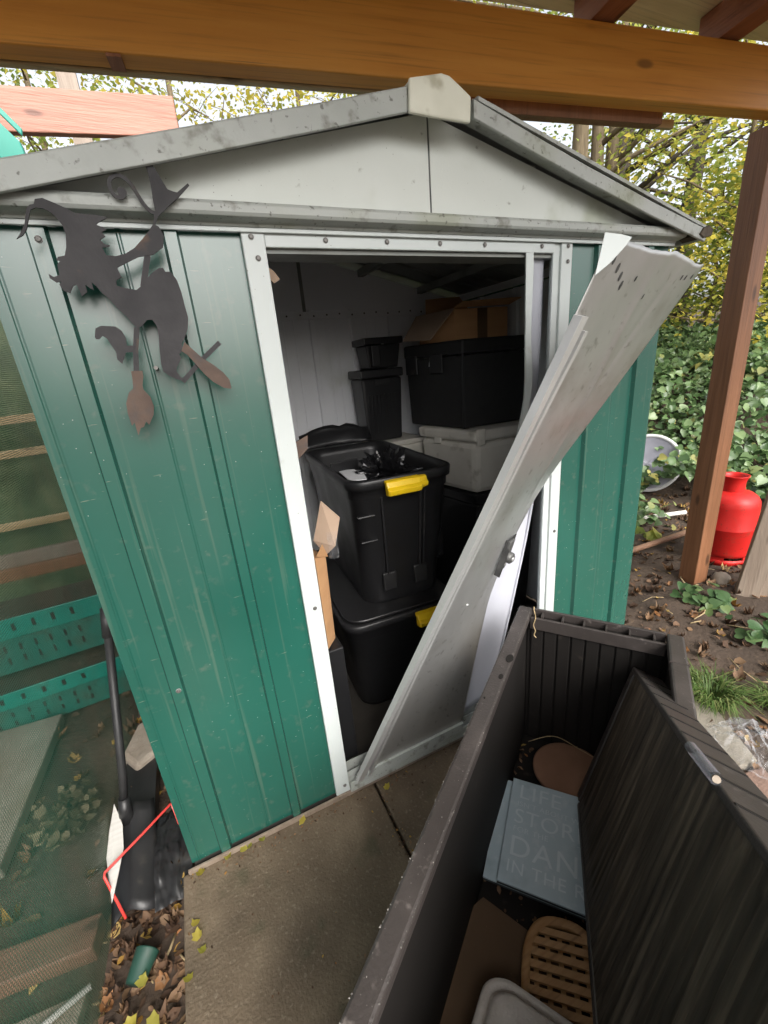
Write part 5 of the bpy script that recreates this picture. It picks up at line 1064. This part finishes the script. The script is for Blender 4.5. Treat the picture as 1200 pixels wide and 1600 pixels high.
# ------------------------------------------------------------------ trees
def tree(name, x, y, h, r, lab, lm, nleaf, bark='bark', lean=(0, 0), low=.25, lsz=(.05, .10), nb=16, crown_r=1.2, seed=0, multi=1):
    random.seed(seed); z0 = ground_h(x, y) - .1
    t = thing(name, (x, y, z0), lab, 'tree', None)
    mb = MB(); tips = []
    for q in range(multi):
        ax_ = random.uniform(-.25, .25) * (multi > 1); ay_ = random.uniform(-.25, .25) * (multi > 1)
        pts = [Vector((x + .12 * q + (lean[0] + ax_) * k / 8 * h * .5 + .08 * fb(k * .7, seed + q, 1), y + (lean[1] + ay_) * k / 8 * h * .5 + .08 * fb(k * .7, seed + q, 9), z0 + h * k / 8)) for k in range(9)]
        rr_ = [r * (1 - .85 * k / 8) * (1 if q == 0 else .75) for k in range(9)]
        mb.tube(pts, rr_, 10)
        for b in range(nb // multi):
            f = lerp(low, .98, (b + random.random()) / (nb // multi)); k = min(int(f * 8), 7); p = pts[k].lerp(pts[k + 1], f * 8 - k)
            a = random.uniform(0, 6.28); l = crown_r * random.uniform(.6, 1.1) * (1 - .45 * max(0, f - .5))
            d = Vector((math.cos(a), math.sin(a), random.uniform(.1, .7))).normalized()
            e1 = p + d * l * .5 + Vector((0, 0, .05)); e2 = p + d * l + Vector((random.gauss(0, .1), random.gauss(0, .1), random.uniform(-.15, .15)))
            mb.tube([p, e1, e2], [r * .28 * (1 - f * .5), r * .16, r * .05], 6)
            tips += [(e1, .8), (e2, 1), (p.lerp(e2, .75), 1)]
            for s2 in range(3):
                st = p.lerp(e2, random.uniform(.35, .95)); a2 = random.uniform(0, 6.28); dd = Vector((math.cos(a2), math.sin(a2), random.uniform(-.3, .6))) * l * random.uniform(.25, .5)
                mb.tube([st, st + dd * .5 + Vector((0, 0, .03)), st + dd], [r * .07, r * .05, r * .02], 5, False); tips.append((st + dd, .7))
    build('trunk', mb, bark, t)
    C = np.array([tuple(p) for p, _ in tips]); n = nleaf; ci = rng.integers(0, len(C), n)
    P = C[ci] + rng.normal(0, 1, (n, 3)) * np.array([.24, .24, .16]) * crown_r * .75
    leafobj('crown', P, np.c_[rng.normal(0, .7, n), rng.normal(0, .7, n), np.ones(n)], rng.uniform(*lsz, n), lm, t, 'diamond')
    return t
tree('maple_tree', 5.15, 3.25, 4.6, .17, 'tan-trunked tree with pale green leaves above the right roof slope', 'greenleaf', 4500, seed=3, multi=3, low=.35, nb=21, crown_r=1.3, lsz=(.035, .075))
tree('dark_trunk_tree', 6.3, 3.9, 6.0, .20, 'dark trunked tree behind the tan trunks', 'greenleaf', 4800, 'barkdark', seed=5, lean=(.12, 0), low=.3, nb=20, crown_r=1.9, lsz=(.04, .085))
tree('yellow_maple', 6.05, 2.05, 3.1, .06, 'yellow leaved young tree right of the shed roof', 'yellowleaf', 5000, seed=8, low=.12, nb=20, crown_r=1.15, lsz=(.04, .085))
tree('yellow_maple', 7.6, 1.6, 4.6, .09, 'taller yellow green tree behind the timber post', 'greenleaf', 4500, seed=12, low=.12, nb=20, crown_r=1.5, lsz=(.045, .09))
tree('bank_tree', 8.6, 4.2, 7.0, .16, 'far leafy tree on the bank behind the tan trunks', 'greenleaf', 4200, 'barkdark', seed=14, low=.05, nb=26, crown_r=2.2, lsz=(.06, .12))
tree('bank_tree', 4.1, 5.6, 6.5, .14, 'thin leaved tree seen just right of the ridge cap', 'greenleaf', 7500, seed=17, low=.2, nb=20, crown_r=1.7, lsz=(.045, .09))
tree('bank_tree', 9.8, 2.2, 6.5, .15, 'far yellow green tree at the right edge beyond the post', 'yellowleaf', 4500, seed=41, low=.05, nb=24, crown_r=2.2, lsz=(.06, .12))
tree('bank_bush', 7.4, 3.0, 2.0, .05, 'low green bush at the top of the ivy bank by the yellow tree', 'greenleaf', 5000, seed=51, low=.03, nb=20, crown_r=1.2, lsz=(.06, .11))
tree('bank_bush', 8.4, 1.2, 2.2, .05, 'low yellow green bush on the bank behind the timber post', 'greenleaf', 7000, seed=53, low=.03, nb=20, crown_r=1.4, lsz=(.06, .11))
tree('bank_bush', 6.6, 4.9, 2.2, .05, 'low green bush on the bank hidden partly by shed roof', 'greenleaf', 4500, seed=57, low=.03, nb=20, crown_r=1.3, lsz=(.06, .11))
tree('thin_tree', 2.2, 4.8, 6.2, .06, 'thin yellow leaved tree above the left roof slope near the ridge', 'yellowleaf', 6000, seed=21, low=.35, nb=22, crown_r=1.25, lsz=(.035, .075))
tree('thin_tree', .9, 5.2, 6.6, .07, 'thin twiggy tree above the middle of the left roof slope', 'yellowleaf', 5200, seed=23, low=.35, nb=24, crown_r=1.3, lsz=(.035, .075))
tree('thin_tree', -.4, 5.0, 6.4, .06, 'yellow green tree behind the salmon board', 'greenleaf', 7000, seed=27, low=.35, nb=24, crown_r=1.35, lsz=(.035, .075))
